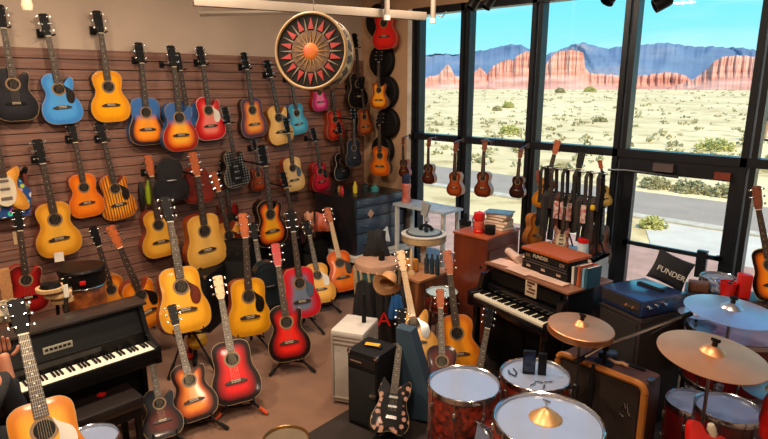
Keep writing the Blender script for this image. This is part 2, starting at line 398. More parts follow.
def guitar(label, T, B, top, kind='dread', side=None, bind=None, dp=.1, pick=None, head=None, neck=MAHOG, board=ROSEW, bridge=ROSEW, hole=HOLE, ros=ROSET,
           hk='both', wide=1., cat='guitar', group=None, face=None, pegs=6, name='acoustic_guitar', strings=True, pegm=CHROME, plate=None):
    T = Vector(T); B = Vector(B); up = (T-B); L = up.length; up.normalize()
    mid = (T+B)/2; toc = Vector((CAM.x-mid.x, CAM.y-mid.y, 0)).normalized()
    f = Vector((math.cos(math.radians(face)), math.sin(math.radians(face)), 0)) if face is not None else toc
    f = (f-up*f.dot(up)).normalized(); y = -f; x = y.cross(up).normalized()
    R = Matrix(((x.x, y.x, up.x), (x.y, y.y, up.y), (x.z, y.z, up.z))).to_4x4()
    M = Matrix.Translation(B) @ R @ Matrix.Scale(L, 4)
    g = empty(name, label, cat, group=group, M=M)
    side = side or MAHOG; bind = bind or BINDC; head = head or HEADBLK
    me = body_mesh(kind, dp); o = link('body', me, g)
    for i, m in enumerate((top, side, bind)): o.material_slots[i].link = 'OBJECT'; o.material_slots[i].material = m
    el = kind in ('electric', 'vee')
    if el or plate: 
        put('pickup_plate', 'pickup_plate', plate_fn, [plate or CREAM, CHROME], g)
    else:
        h = put('soundhole', 'soundhole', hole_fn, [hole, ros], g)
        put('bridge', 'bridge', bridge_fn, [bridge, CREAM], g)
    if pick: put('pickguard', 'pickguard', pick_fn, [pick], g)
    z0 = .385 if not el else .30
    if kind == 'uke': z0 = .36
    put('fretboard', 'fretboard_%s_%s' % (z0, wide), neck_fn(z0, wide), [board, STEEL, CREAM], g)
    put('neck', 'neck_%s' % wide, neckback_fn(wide), [neck], g)
    hd = put('headstock', 'headstock_%s_%s' % (hk, wide), head_fn(hk, wide), [head, CREAM], g)
    w_ = .033*wide
    for i in range(pegs):
        sgn = -1 if i < pegs/2 else 1; k = i % max(1, pegs//2); n = pegs//2
        if hk == 'side': sgn = -1; z = .835+.14*i/max(1, pegs-1)
        else: z = .845+(.125*k/max(1, n-1) if n > 1 else .05)
        a = math.radians(-9); dz = z-.8
        Mp = Matrix.Translation((sgn*w_*.75, dz*math.sin(-a)*1., .8+dz*math.cos(a))) 
        if sgn < 0: Mp = Mp @ Matrix.Rotation(PI, 4, 'Z') @ Matrix.Translation((0, .036, 0))
        put('tuning_peg', 'tuning_peg', peg_fn, [pegm], hd, Mp)
    if strings: put('string_set', 'string_set', strings_fn, [STRING], g)
    GUITARS.append((label, T, B, L, M)); return g
def wg(label, t, b, top, x=.13, hook=True, lean=.0, **k):
    """guitar hanging on the left wall"""
    b = (b[0]+max(0, 3.4*(1-b[0]/340)), b[1]); T = px(t[0], t[1], x-.03); B = px(b[0], b[1], x)
    k.setdefault('group', 'guitars hanging on the slatted wall')
    if 'face' not in k: k['face'] = -3
    g = guitar(label, T, B, top, **k)
    if hook:
        P = B+(T-B)*.815; h = MB(); h.tube([(.0, P.y-.03, P.z+.01), (P.x-.01, P.y-.03, P.z), ], .009, 6); h.box((.022, P.y-.03, P.z+.01), (.02, .05, .07))
        h.tube([(P.x-.01, P.y-.045, P.z-.005), (P.x+.045, P.y-.045, P.z)], .007, 6); h.tube([(P.x-.01, P.y+.045, P.z-.005), (P.x+.045, P.y+.045, P.z)], .007, 6); h.tube([(P.x-.01, P.y-.05, P.z-.005), (P.x-.01, P.y+.05, P.z-.005)], .007, 6)
        o = h.build('guitar_hanger', BLACKM); tag(o, ('black wall hanger holding the '+label).replace(' hanging', '')[:140], 'hanger', 'guitar hangers on the slatted wall'); trim_label(o)
    return g
def as_part(o, g):
    bpy.context.view_layer.update(); o.parent = g; o.matrix_parent_inverse = g.matrix_world.inverted()
def trim_label(o):
    w_ = o['label'].split(); 
    if len(w_) > 16: o['label'] = ' '.join(w_[:16])
def fg(label, t, b, top, z=.12, L=1.03, stand=True, legs=None, sgroup=True, **k):
    """guitar on a floor stand: foot at height z, head further back"""
    B = pz(b[0], b[1], z); r = ray(*t).normalized(); q = B-CAM; h = r.dot(q); disc = L*L-(q.length_squared-h*h)
    if disc < 0: T = CAM+r*h
    else: T = CAM+r*(h+min(math.sqrt(disc), .30))
    k.setdefault('group', 'guitars on floor stands')
    tc_ = math.degrees(math.atan2(CAM.y-B.y, CAM.x-B.x)); k.setdefault('face', tc_+(16 if b[0] < 360 and b[1] < 345 else 4))
    g = guitar(label, T, B, top, **k)
    if stand:
        up = (T-B).normalized(); f = Vector((CAM.x-B.x, CAM.y-B.y, 0)).normalized(); s = Vector((-f.y, f.x, 0)); Lg = (T-B).length
        e = empty('guitar_stand', ('black floor stand under the '+label), 'stand', (0, 0, 0), group='guitar floor stands'); trim_label(e)
        back = B-f*.10*1.0
        ym = up.cross(s)*(1 if up.cross(s).dot(f) > 0 else -1)
        bk = B-ym*.14*Lg
        h1 = bk+up*.1; apex = bk+up*.42*Lg
        c = MB(); c.tube([(bk.x, bk.y, max(.03, bk.z-.02)), apex], .010, 6); c.build('stand_pole', BLACKM, e)
        y = MB()
        for sg in (-1, 1):
            y.tube([bk-up*.012, B+s*sg*.10*Lg-up*.018, B+s*sg*.10*Lg+ym*.04-up*.018, B+s*sg*.10*Lg+ym*.045+up*.03], .008, 6)
        y.build('cradle', BLACKM, e)
        G = Vector((bk.x, bk.y, 0))
        for ang in (-55, 55, 180):
            a = math.radians(ang); dv = f*math.cos(a)+s*math.sin(a)
            lm = MB(); A_ = Vector((bk.x, bk.y, max(.12, B.z+.02))); F_ = G+dv*.24; F_.z = .012; lm.tube([A_, F_], .010, 6)
            lo = lm.build('leg', BLACKM, e)
            ft = MB(); ft.tube([F_+(A_-F_)*.28, F_], .0145, 6); ft.build('rubber_foot', legs or BLACKM, lo)
    return g
WHITE_S = mat('white_guard', 'd8d0c4', .35, coat=.3)
BLK_G = mat('black_guard', '18140f', .25, coat=.4)
TORT = mat('tortoise_guard', '7a2a12', .25, coat=.4, color2='3c1208', vscale=14)
BLUEG = mat('blue_grey_guard', '4a5a6c', .25, coat=.5)
sideR = mat('reddish_side', '8e3418', .35, coat=.4, var=.2, stretch=(12, 12, 1))
sideB = mat('dark_side', '1a1210', .3, coat=.4)
sideBlue = mat('blue_side', '2a5c94', .3, coat=.4)
sideN = mat('honey_side', 'a8632c', .35, coat=.4, var=.2, stretch=(12, 12, 1))
tY = top_mat('f0ac22', 'eea41c', 'd98c14'); tN = top_mat('e9b35a', 'e4a94c', 'd89a3c'); tC = top_mat('edc27c', 'e6b86c', 'dcaa5c')
tSB = top_mat('f7a020', 'e0701a', '3a1208')
# upper row on the slats
wg('black cutaway acoustic guitar, leftmost at the top of the slatted wall', (-1, 4), (16, 121), top_mat('26262c', '202026', '1a1a1e'), kind='cut', side=sideB, x=.13, bridge=BLACK)
wg('sky blue cutaway acoustic guitar with dark pickguard', (43, 13), (63, 124), top_mat('4c9ce0', '4a98dc', '3a84cc'), kind='cut', side=sideBlue, pick=BLK_G)
wg('plain amber yellow acoustic guitar in the top row', (97, 10), (111, 122), top_mat('f5a60a', 'f0a008', 'd88a08'), side=sideB, kind='dread2')
wg('blue and orange burst acoustic guitar, first right of the amber one', (139, 42), (147, 145), top_mat('f59a28', 'ec7c18', '2a1c24', upper='3a68a8'), side=sideBlue)
wg('cobalt acoustic guitar hanging behind the blue edged sunburst', (177, 52), (190, 141), top_mat('31588c', '284a7c', '1c3560'), x=.10, kind='cut', side=sideBlue, pegs=0, strings=False, face=-5)
wg('yellow to red sunburst cutaway guitar with blue upper bout', (171, 45), (181, 151), top_mat('f9b030', 'ee7a1c', 'a02414', upper='3c5f96'), x=.24, kind='cut', side=sideBlue)
wg('red cutaway guitar with white pickguard', (200, 46), (211, 140), top_mat('e87a6a', 'd83028', 'b81418'), kind='cut', side=REDW, pick=WHITE_S, bind=WHITE_S)
wg('amber centred acoustic guitar with dusky violet rim', (244, 52), (255, 137), top_mat('f0a040', 'c8602c', '4c3648'), side=sideB)
wg('pale cream cutaway guitar, right of the violet rimmed one', (267, 60), (283, 144), tC, kind='cut', side=sideN, pick=BLUEG)
wg('turquoise small bodied guitar beside the round sun drum', (288, 68), (300, 134), top_mat('5cb4d0', '48a0c0', '3488a8'), kind='std', side=sideBlue)
wg('glossy pink cutaway guitar hanging just under the round sun drum', (315, 52), (321, 111), top_mat('f07aa8', 'e0307a', 'a01458'), kind='cut', side=REDW)
wg('plain red orange guitar below the right edge of the sun drum', (330, 75), (337, 140), top_mat('c83c1c', 'bc3014', '8c200c'), side=sideR)
wg('glossy black cutaway guitar near the room corner', (355, 33), (359, 108), top_mat('1c1816', '181412', '141010'), kind='cut', side=sideB, x=.2)
wg('faded brown guitar hanging low under the black corner guitar', (360, 78), (366, 135), top_mat('b0602c', 'a04c20', '6c2c14'), side=sideB, x=.30)
# middle row
g_tag = wg('natural yellow guitar with a white tag hanging from its body', (37, 139), (60, 256), tY if False else top_mat('ecab3a', 'e8a330', 'cc8620'), side=sideR, kind='std', x=.16)
wg('bright orange acoustic guitar under the sky blue one', (71, 123), (87, 217), top_mat('ee8018', 'e67412', 'd0600c'), side=sideR, kind='std')
wg('zebra striped wood cutaway guitar with dark pickguard', (99, 122), (120, 219), top_mat('eca030', 'e2902a', 'c87018', style='zebra'), kind='cut', side=sideR, pick=BLK_G)
wg('honey guitar with an orange headstock and one dark strap beside it', (148, 155), (161, 257), top_mat('edb040', 'e8a638', 'cc8824'), kind='cut', side=sideR, x=.16, head=ORANGEW)
wg('black resonator guitar with a pierced dotted top', (225, 107), (238, 187), top_mat('141416', '141416', '101012', style='dots'), kind='cut', side=sideB, plate=BLACKM, x=.18)
wg('brown red ukulele on the slatted wall right of the resonator', (254, 140), (259, 191), top_mat('9c401a', '8c3412', '5c1c0a'), kind='uke', side=sideR, cat='ukulele', pegs=4)
wg('blond square shouldered guitar with orange side and headstock', (193, 152), (208, 267), top_mat('ecb75c', 'e8ae50', 'd89c40'), side=sideR, x=.42, head=ORANGEW, neck=ORANGEW)
wg('honey cutaway guitar with reddish pickguard behind the blond one', (213, 172), (235, 264), top_mat('e6a54e', 'e09a42', 'c47c28'), kind='cut', side=sideR, x=.26, pick=TORT, head=ORANGEW, neck=ORANGEW)
wg('dark red electric guitar low on the wall behind the honey cutaway', (222, 160), (232, 236), top_mat('8c1c1c', '7c1418', '4c0c10'), kind='electric', side=REDW, name='electric_guitar', x=.10, plate=BLACKM)
wg('fiery sunburst cutaway guitar with black rim, below the slats', (262, 145), (273, 246), top_mat('f8aa1c', 'e8601a', '1c0e0c'), kind='cut', side=sideB, x=.5)
wg('cream guitar with grey blue pickguard and reddish side', (286, 118), (295, 191), top_mat('eec688', 'e8bc78', 'deb068'), side=sideR, pick=BLUEG, x=.22)
wg('crimson cutaway guitar with a black pickguard', (313, 128), (323, 191), top_mat('cc1c34', 'c01830', '8c0c20'), kind='cut', side=REDW, pick=BLK_G, x=.20)
wg('black cutaway guitar with pale rim right of the crimson one', (339, 122), (343, 180), top_mat('1c1c1e', '181818', '101010'), kind='cut', side=sideB, x=.22, bind=WHITE_S)
wg('dark navy plain backed guitar hanging in the corner', (353, 108), (354, 167), top_mat('1e2430', '1a202c', '141820'), side=sideB, x=.42, bridge=BLACK)
wg('brown guitar in shade low on the slats behind the stands', (283, 172), (297, 246), top_mat('5c3430', '4c2826', '3a1c1c'), kind='electric', name='electric_guitar', x=.45, side=sideB, plate=BLACKM)
# left end cluster
wg('cream yellow angular electric guitar at the left edge', (-14, 92), (6, 212), top_mat('e8a850', 'e09c40', 'c88430'), kind='vee', name='electric_guitar', side=sideN, plate=CREAM, x=.2)
g_red = wg('dark red cutaway guitar standing at the left edge', (17, 209), (27, 313), top_mat('9c1c18', '8c1414', '5c0c0c'), kind='cut', side=REDW, x=.5, hook=False, bridge=BLACK, group='guitars behind the left piano')
wg('orange topped guitar with black headstock behind the left piano', (93, 227), (117, 318), top_mat('e08a2c', 'd87c20', 'a85414'), side=sideN, x=.55, hook=False, group='guitars behind the left piano', kind='std')
wg('orange cutaway guitar with a black pickguard behind the left piano', (110, 226), (152, 326), top_mat('ee8e26', 'e8841c', 'c46412'), kind='cut', side=sideR, x=.85, hook=False, pick=BLK_G, head=ORANGEW, group='guitars behind the left piano')
# corner wall guitars (on the beige return beside the window)
def yg(label, t, b, top, y=5.30, **k):
    T = py(t[0], t[1], y+.02); B = py(b[0], b[1], y); return guitar(label, T, B, top, face=-72, **k)
yg('scarlet guitar hanging highest on the beige wall', (382, -32), (385, 49), top_mat('e02418', 'd81c14', 'b81410'), y=5.22, kind='std', side=REDW, group='guitars on the beige wall')
yg('small golden cutaway guitar on the beige wall', (379, 50), (379, 109), top_mat('f0a020', 'e0881c', '7c3410'), y=5.16, kind='cut', side=sideB, cat='guitar', group='guitars on the beige wall')
yg('orange guitar lowest on the beige wall', (380, 112), (380, 176), top_mat('ec8420', 'e0701a', 'b44c10'), y=5.16, kind='std', side=sideB, group='guitars on the beige wall')
for (u, v, ru, lab) in [(379, 21, 15, 'round black cymbal case behind the scarlet guitar'), (382, 61, 15, 'round black cymbal case below the scarlet guitar'), (386, 92, 15, 'round black cymbal case behind the small golden guitar'), (388, 123, 14, 'round black cymbal case between the golden and the orange guitars'), (383, 150, 13.5, 'round black cymbal case behind the orange guitar')]:
    c = py(u, v, 5.378); R_ = ru*1.02*(c-CAM).length/F
    e = empty('cymbal_case', lab, 'case', c, group='round black cases on the beige wall')
    T_ = Matrix.Rotation(PI/2, 4, 'X')
    MB().lathe([(R_*.9, -.05), (R_, -.03), (R_, .03), (R_*.93, .045), (R_*.2, .055), (0, .055)], 36, 0, T_, True).build('case_shell', TOLEX, e)
    MB().torus(R_, .006, 0, mi=0, M=T_).build('zipper', BLACK, e)
    MB().box((0, -.062, 0), (R_*.7, .012, .03), bev=.004).build('handle', BLACKM, e)
# ukuleles in the window
UK = [((403, 137), (404, 177), 'dark brown ukulele beside the white window jamb', top_mat('5c2a14', '4a1e10', '2a100a')),
      ((429, 138), (428, 184), 'dark mahogany ukulele with an orange side, second hanging in the window', top_mat('5a2416', '481a10', '2c1008')),
      ((456, 141), (454, 196), 'red brown ukulele hanging across the first mullion', top_mat('a0481c', '943e16', '6a280e')),
      ((485, 139), (482, 197), 'mid brown ukulele with an amber side in the second bay', top_mat('7c3418', '6c2a12', '44180a')),
      ((521, 148), (516, 198), 'near black ukulele hanging left of the second mullion', top_mat('3c1814', '301210', '1c0a08'))]
for i, (t, b, lab, tm) in enumerate(UK):
    T = py(t[0], t[1], 5.24); B = py(b[0], b[1], 5.22)
    g = guitar(lab, T, B, tm, kind='uke', side=sideN if i in (1, 2, 3) else sideR, dp=.13, cat='ukulele', name='ukulele', pegs=4, group='ukuleles hanging in the window', face=-80, head=MAHOG, wide=1.3)
    h = MB(); h.tube([T+Vector((0, .02, .0)), Vector((T.x, 5.36, 1.83))], .006, 6); h.tube([T+Vector((0, .02, .0)), T+Vector((0, -.02, -.02))], .006, 6); h.box((T.x, 5.385, 1.82), (.04, .03, .05))
    o = h.build('ukulele_hook', STEEL); tag(o, 'small steel hook holding the '+lab, 'hook', 'ukulele hooks'); trim_label(o)
# guitars on stands
fg('big golden dreadnought with a brown pickguard on a tall stand', (165, 196), (189, 332), top_mat('f2b032', 'eea828', 'd08c18'), z=.42, L=1.2, side=sideR, pick=TORT)
fg('golden yellow guitar with black pickguard and light wood headstock', (243, 213), (251, 336), top_mat('f5ae22', 'f0a61c', 'd08a14'), z=.22, side=sideR, pick=BLK_G, head=ORANGEW)
fg('dark green black guitar standing behind the golden yellow one', (252, 222), (268, 318), top_mat('142024', '101a1e', '0c1214'), z=.12, side=sideB, kind='std')
fg('tobacco sunburst guitar between the dark one and the cherry red one', (171, 304), (199, 420), top_mat('f78c1c', 'b44a10', '200a06'), z=.10, kind='cut', side=sideB)
fg('cherry red burst guitar with a pale wood headstock', (217, 275), (240, 403), top_mat('e01614', '9c0c10', '1c0406'), z=.12, side=sideR, legs=mat('orange_rubber', 'c8481c', .6), head=MAPLE)
fg('dark maroon cutaway guitar at the end of the left piano', (147, 338), (166, 438), top_mat('5a1c14', '44120e', '160a0c', upper='1c2028'), z=.10, kind='cut', side=sideB)
fg('bright red burst guitar with a red headstock and black edge', (275, 243), (292, 361), top_mat('e02014', '9c0e0c', '140404'), z=.13, side=sideB, head=REDW, kind='cut')
fg('crimson guitar with a grey blue centre behind the bright red burst', (290, 210), (304, 318), top_mat('6c7890', 'b03a4c', 'c81c28'), z=.2, side=REDW, pick=BLUEG)
fg('small natural guitar with a pale pickguard in the back row', (306, 220), (323, 303), top_mat('eab45a', 'e6aa4c', 'd0923a'), z=.12, side=sideN, pick=WHITE_S, kind='std')
fg('orange guitar with a black pickguard by the drawer cabinet', (327, 207), (346, 291), top_mat('f07c1c', 'ea6c14', 'cc500e'), z=.12, side=sideR, pick=BLK_G, kind='std', head=ORANGEW, board=MAPLE)
fg('natural guitar with white pickguard in the left foreground', (15, 298), (60, 500), top_mat('f0b038', 'ec9e28', 'c8741a'), z=.72, L=.95, side=sideR, pick=WHITE_S, wide=1.05)
fg('black and pink floral guitar leaning on the blue grey case', (403, 308), (389, 434), top_mat('1c1416', '181214', '120c0e', style='floral'), z=.12, kind='electric', side=sideB, plate=BLACKM, name='electric_guitar', pegm=CHROME, hk='both')
fg('natural cutaway guitar with a long maple neck', (400, 250), (421, 362), top_mat('ecb45c', 'e8aa4c', 'cc8c34'), z=.12, kind='cut', side=sideR, board=MAPLE, head=MAPLE, pick=BLK_G)
fg('orange guitar with reddish headstock left of the black upright piano', (447, 250), (462, 374), top_mat('f29a20', 'ee8e18', 'cc6c10'), z=.12, side=sideR, head=ORANGEW, kind='std')
fg('dark red guitar low in front of the orange one', (440, 288), (443, 400), top_mat('6c1c14', '5c1410', '34100c'), z=.10, L=.95, side=sideR, head=ORANGEW, kind='std')
fg('guitar with a black headstock mostly hidden behind the floor tom', (491, 307), (468, 425), top_mat('7c4a24', '6c3a18', '3c2010'), z=.05, L=1.0, side=sideR, kind='std')
bpy.context.view_layer.update()
def tall_stand(label, g, z0=0., r_=.16):
    M = g.matrix_world; P = M @ Vector((0, .125, .10)); Q = M @ Vector((0, .125, .36)); e = empty('guitar_stand', label, 'stand', (0, 0, 0), group='tall thin guitar stands')
    MB().tube([(P.x, P.y, z0+.1), P, Q], .010, 6).build('stand_pole', BLACKM, e)
    MB().tube([P, M @ Vector((0, .125, -.02)), M @ Vector((0, -.01, -.02))], .008, 6).build('cradle', BLACKM, e)
    for k in range(3): a = 2*PI*k/3; MB().tube([(P.x, P.y, z0+.16), (P.x+r_*math.cos(a), P.y+r_*math.sin(a), z0+.012)], .008, 6).build('leg', BLACKM, e)
tall_stand('tall thin stand under the dark red cutaway guitar at the left edge', g_red)
for g_ in [o_ for o_ in COL.objects if o_.get('group') == 'guitars behind the left piano' and o_ is not g_red]: tall_stand('tall thin stand behind the left piano under the '+g_['label'].split(' behind')[0].split(' with')[0], g_)
E1B = py(778, 303, 4.7); E1T = py(755, 186, 4.75)
guitar('sunburst guitar at the right edge of the view', E1T, E1B, top_mat('f08a1c', 'd86414', '1c0c08'), side=sideB, bind=CREAM, kind='dread', face=-105, head=MAHOG, group=None)
e = empty('guitar_stand', 'tall black stand behind the sunburst guitar at the right edge', 'stand')
sm = MB(); sm.tube([(E1B.x, E1B.y+.14, 0.02), (E1B.x, E1B.y+.16, E1B.z+.62)], .012, 8); sm.build('stand_pole', BLACKM, e)
cr_ = MB(); cr_.tube([(E1B.x-.08, E1B.y-.02, E1B.z+.0), (E1B.x-.08, E1B.y+.03, E1B.z-.02), (E1B.x, E1B.y+.14, E1B.z-.02), (E1B.x+.08, E1B.y+.03, E1B.z-.02), (E1B.x+.08, E1B.y-.02, E1B.z)], .009, 6); cr_.build('cradle', BLACKM, e)
for a in (90, 210, 330):
    MB().tube([(E1B.x, E1B.y+.14, .2), (E1B.x+.26*math.cos(math.radians(a)), E1B.y+.14+.26*math.sin(math.radians(a)), .012)], .011, 6).build('leg', BLACKM, e)

# ------------------------------------------------------------------ drums and cymbals
def marble(name, a, b, sc=14):
    if name in MATS: return MATS[name]
    m = mat(name, a, .3, coat=.5, color2=b, vscale=sc); return m
SH_MARB = marble('red_marble_shell', '8e2c1a', '1c0807', 26)
SH_RED = mat('wine_red_shell', '5c0f12', .3, coat=.5)
HEADW = mat('drum_head_white', '8e9ab6', .22, var=.03, coat=.6)  # white skin, with the sky's bluish reflection mixed into its base colour
HEADB = mat('drum_head_blue_grey', '6f7fa6', .3, var=.05, coat=.3)
def drum(label, c, r, h, shell=SH_MARB, head=HEADW, legs=3, lugs=8, hoop=CHROME, tilt=0., name='floor_tom', cat='drum', group='drums in the front right corner', legz=None, n=44, inner=True, rz=0.):
    c = Vector(c); M = Matrix.Translation(c) @ Matrix.Rotation(rz, 4, 'Z') @ Matrix.Rotation(tilt, 4, 'X')
    e = empty(name, label, cat, group=group, M=M)
    MB().lathe([(r*.97, -h), (r*.985, -h+.01), (r*.985, -.012), (r*.97, -.006)], n, cap=True).build('shell', shell, e)
    MB().lathe([(0, .0), (r*.96, .0), (r*.975, -.005)], n).build('drum_head', head, e)
    for z, nm in ((.004, 'hoop'), (-h, 'hoop')):
        b = MB(); b.lathe([(r*.965, z-.018), (r*1.015, z-.018), (r*1.015, z+.012), (r*1.0, z+.016), (r*.975, z+.012), (r*.965, z-.004)], n); b.build(nm, hoop, e)
    for k in range(lugs):
        a = 2*PI*(k+.5)/lugs; R_ = Matrix.Rotation(a, 4, 'Z')
        b = MB(); dz = min(.09, h*.35)
        for z_ in (-dz, -h+dz): b.box((r*1.01, 0, z_), (.022, .022, .05), M=R_, bev=.006)
        b.tube([R_ @ Vector((r*1.022, 0, .01)), R_ @ Vector((r*1.022, 0, -h-.005))], .004, 6)
        b.build('lug', CHROME, e)
    for k in range(legs):
        a = 2*PI*k/legs+.5; x, y = r*1.04*math.cos(a), r*1.04*math.sin(a)
        zt = -h*.55; zb = -c.z+.012
        b = MB(); b.tube([(x, y, zt), (x, y, zb+.05), (x*1.12, y*1.12, zb)], .008, 6); b.box((x*.98, y*.98, -h*.7), (.03, .03, .05), bev=.006); b.build('leg', CHROME, e)
    return e
def cymbal(label, c, r, m, tiltx=0., tilty=0., stand=True, bell=.22, thick=.003, group='cymbals on stands', cat='cymbal', pole_dir=None, edge=0., floor=True):
    c = Vector(c); M = Matrix.Translation(c) @ Euler((tiltx, tilty, 0)).to_matrix().to_4x4()
    e = empty('cymbal', label, cat, group=group, M=M)
    prof = [(.001, .042*r*4*.5)]
    H = .16*r; P = [(0.006, H+.012), (bell*r*.5, H+.008), (bell*r*.9, H-.008), (bell*r*1.1, H-.02), (r*.6, H*.35), (r*.98, 0)]
    if edge: P += [(r, -.004), (r, -edge), (r*.985, -edge)]
    P2 = P+[(p[0], p[1]-thick) for p in P[::-1]]
    MB().lathe(P2, 56).build('cymbal_plate', m if isinstance(m, list) else m, e)
    w_ = MB(); w_.tube([(0, 0, H), (0, 0, H+.035)], .014, 10); w_.box((0, 0, H+.042), (.045, .008, .018), bev=.003); w_.tube([(0, 0, -.06), (0, 0, H)], .008, 8); w_.build('wing_nut', BLACK if stand else CHROME, e)
    if stand:
        s_ = empty('cymbal_stand', 'chrome tripod stand carrying the '+label, 'stand', (c.x, c.y, 0), group='cymbal stands'); trim_label(s_)
        t = MB(); t.tube([(0, 0, .12), (0, 0, c.z*.55)], .013, 8); t.tube([(0, 0, c.z*.5), (0, 0, c.z-.06)], .009, 8); t.box((0, 0, c.z*.55), (.04, .03, .04), bev=.008); t.build('pole', STEEL, s_)
        for k in range(3):
            a = 2*PI*k/3+.4; l = MB(); l.tube([(0, 0, .38), (.24*math.cos(a), .24*math.sin(a), .012)], .009, 6); l.tube([(0, 0, .14), (.14*math.cos(a), .14*math.sin(a), .17)], .006, 6); l.build('leg', STEEL, s_)
    return e
drum('marbled red floor tom with a plain white head, left of the front three', pz(464, 385, .7), .213, .46)
d2 = drum('marbled red drum with small goods laid on its head, behind the front two', pz(535, 376, .7), .21, .20)
c3 = pz(548, 423, .84)
drum('marbled red drum with a bronze cone on its head, nearest the camera', c3, .26, .30)
e = empty('bell_cymbal', 'small bronze cone cymbal with chrome wing nut on the nearest drum', 'cymbal', c3+Vector((-.03, .03, .001)))
MB().lathe([(0, .055), (.022, .05), (.045, .03), (.078, .006), (.082, 0), (.0, 0)], 32).build('bell', mat('pale_bronze', 'd2a26c', .4, metal=.6), e)
w = MB(); w.tube([(0, 0, .05), (0, 0, .085)], .007, 8); w.box((0, 0, .09), (.04, .008, .016), bev=.003); w.build('wing_nut', CHROME, e)
bd = pz(474, 446, .42)+Vector((.02, -.02, 0))
drum('marbled red drum lying on its side between the two front drums', bd, .17, .30, legs=0, tilt=1.45, rz=-.2)
e = empty('drum_mount', 'chrome mount arm joining the floor tom and the marbled drum on its side', 'drum mount')
p0 = pz(466, 403, .6); m = MB(); m.tube([p0+Vector((.0, -.2, 0))*0+Vector((0, 0, 0)), pz(474, 404, .6), pz(478, 420, .55)], .011, 8); m.build('arm', CHROME, e)
MB().box(pz(470, 403, .60), (.05, .035, .03), bev=.008).build('clamp', CHROME, e)
# goods on the second drum
c2 = pz(535, 376, .7)
e = empty('phone_box', 'small upright black box with a dark blue screen on the second drum', 'box', c2+Vector((-.045, .0, .003)), rz=math.radians(35))
MB().box((0, 0, .075), (.075, .03, .15), bev=.004).build('case', BLACK, e)
MB().box((0, -.0165, .08), (.064, .003, .12)).build('screen', mat('screen_blue', '1f3350', .15, coat=.5, color2='0e1626', vscale=20), e)
e = empty('phone_box', 'second black box close behind the one with the blue screen', 'box', c2+Vector((.02, .045, .003)), rz=math.radians(35))
MB().box((0, 0, .07), (.05, .03, .14), bev=.004).build('case', BLACK, e)
o = MB().tube([c2+Vector(p) for p in ((-.15, -.06, .006), (-.12, -.10, .012), (-.08, -.10, .008), (-.10, -.05, .006), (-.14, -.02, .006))], .005, 6).build('cable_tie', mat('dark_blue_cord', '22364c', .5)); tag(o, 'dark blue looped cord on the left of the second drum', 'cord')
for i, (dx, dy) in enumerate([(.06, -.06), (.10, -.02), (.05, -.11), (.11, -.09)]):
    o = MB().box(c2+Vector((dx, dy, .006)), (.05, .008, .008), rz=.4+i*.5, bev=.002).build('drum_key', CHROME); tag(o, 'small chrome drum key lying on the second drum head', 'drum key', 'drum keys on the second drum')
# right hand kit
ct = pz(728, 410, .62); drum('wine red tom with a blue grey head under the big bronze cymbal', ct, .175, .34, SH_RED, HEADB, lugs=6, group='wine red drum kit')
ct2 = pz(694, 404, .5); drum('second wine red tom, lower and left of the one under the big bronze cymbal', ct2, .165, .34, SH_RED, HEADB, lugs=6, group='wine red drum kit')
cb = pz(735, 330, .82); drum('large wine red drum behind the two upper cymbals', cb, .30, .36, SH_RED, HEADB, lugs=8, group='wine red drum kit')
cym_b = mat('cymbal_bluish', 'd0d0d8', .34, metal=.9, var=.06)
cymbal('big bronze cymbal tilted towards the view, largest at the right', pz(712, 355, 1.12), .262, BRASS, tiltx=.02, tilty=.10)
cymbal('silvery cymbal above the wine red drums', pz(731, 311, 1.12), .262, cym_b, tiltx=.0, tilty=.06)
cymbal('deep edged gold cymbal before the black piano', pz(581, 326, .95), .205, BRASS, edge=.042, tiltx=.0, tilty=.08)
cymbal('pale cymbal cut by the right edge of the view', pz(773, 390, .9), .15, mat('cymbal_pale', 'b8a890', .3, metal=1.))
cymbal('small grey cymbal by the amplifier', pz(697, 313, .92), .12, cym_b)
cg = pz(719, 279, .985); drum('grey practice drum with a metal rim near the door', cg, .13, .06, mat('grey_shell', '56504c', .4), mat('grey_head', '8890a0', .4), legs=0, lugs=6, name='practice_drum', group='drums near the door')
# near left and bottom rims
drum('pale headed drum at the bottom left beside the bench', pz(92, 440, .52), .14, .34, mat('brown_shell', '5a2c18', .4, coat=.3), HEADW, lugs=6, group=None)
drum('drum at the bottom edge with a tan head and gold hoop', pz(286, 441, .42), .135, .3, mat('brown_shell', '5a2c18'), mat('tan_head', '6a5a48', .4), lugs=6, hoop=mat('gold_hoop', 'b8905c', .3, metal=1.), group=None)
# small bass drum and snare, middle
cs = pz(442, 293, .55)
drum('small drum with a pale blue head between the guitars', cs, .15, .16, SH_MARB, mat('pale_blue_head', 'b8d0d8', .35), lugs=6, name='snare_drum', group=None)
# red pieces in the bottom right corner
rp = pz(712, 439, .76)
e = empty('electric_guitar', 'glossy red electric guitar with a cream horn cap at the bottom right', 'guitar', rp)
T_ = Matrix.Rotation(PSI, 4, 'Z')
P = catmull([(-.11, -.08), (-.12, .03), (-.10, .085), (-.06, .08), (-.035, .03), (.0, .01), (.03, .02), (.06, .0), (.12, -.05), (.10, -.12), (-.05, -.12)], 3)
MB().prism([(p.x, p.y) for p in P], -.025, .02, 0, T_ @ Matrix.Rotation(-.4, 4, 'X')).build('body', REDPL, e)
MB().tube([T_ @ Vector(p) for p in ((.0, -.0, -.04), (.0, .0, .03), (-.01, .0, .055), (-.015, .0, .08))], [.022, .018, .022, .015], 12).build('horn_cap', CREAM, e)
o = MB().lathe([(0, .0), (.055, .0), (.07, .10), (.06, .2), (.03, .27), (0, .28)], 24, 0, Matrix.Translation(pz(772, 438, .74))).build('red_bottle', REDPL); tag(o, 'tall rounded red plastic piece at the right bottom corner', 'bottle')
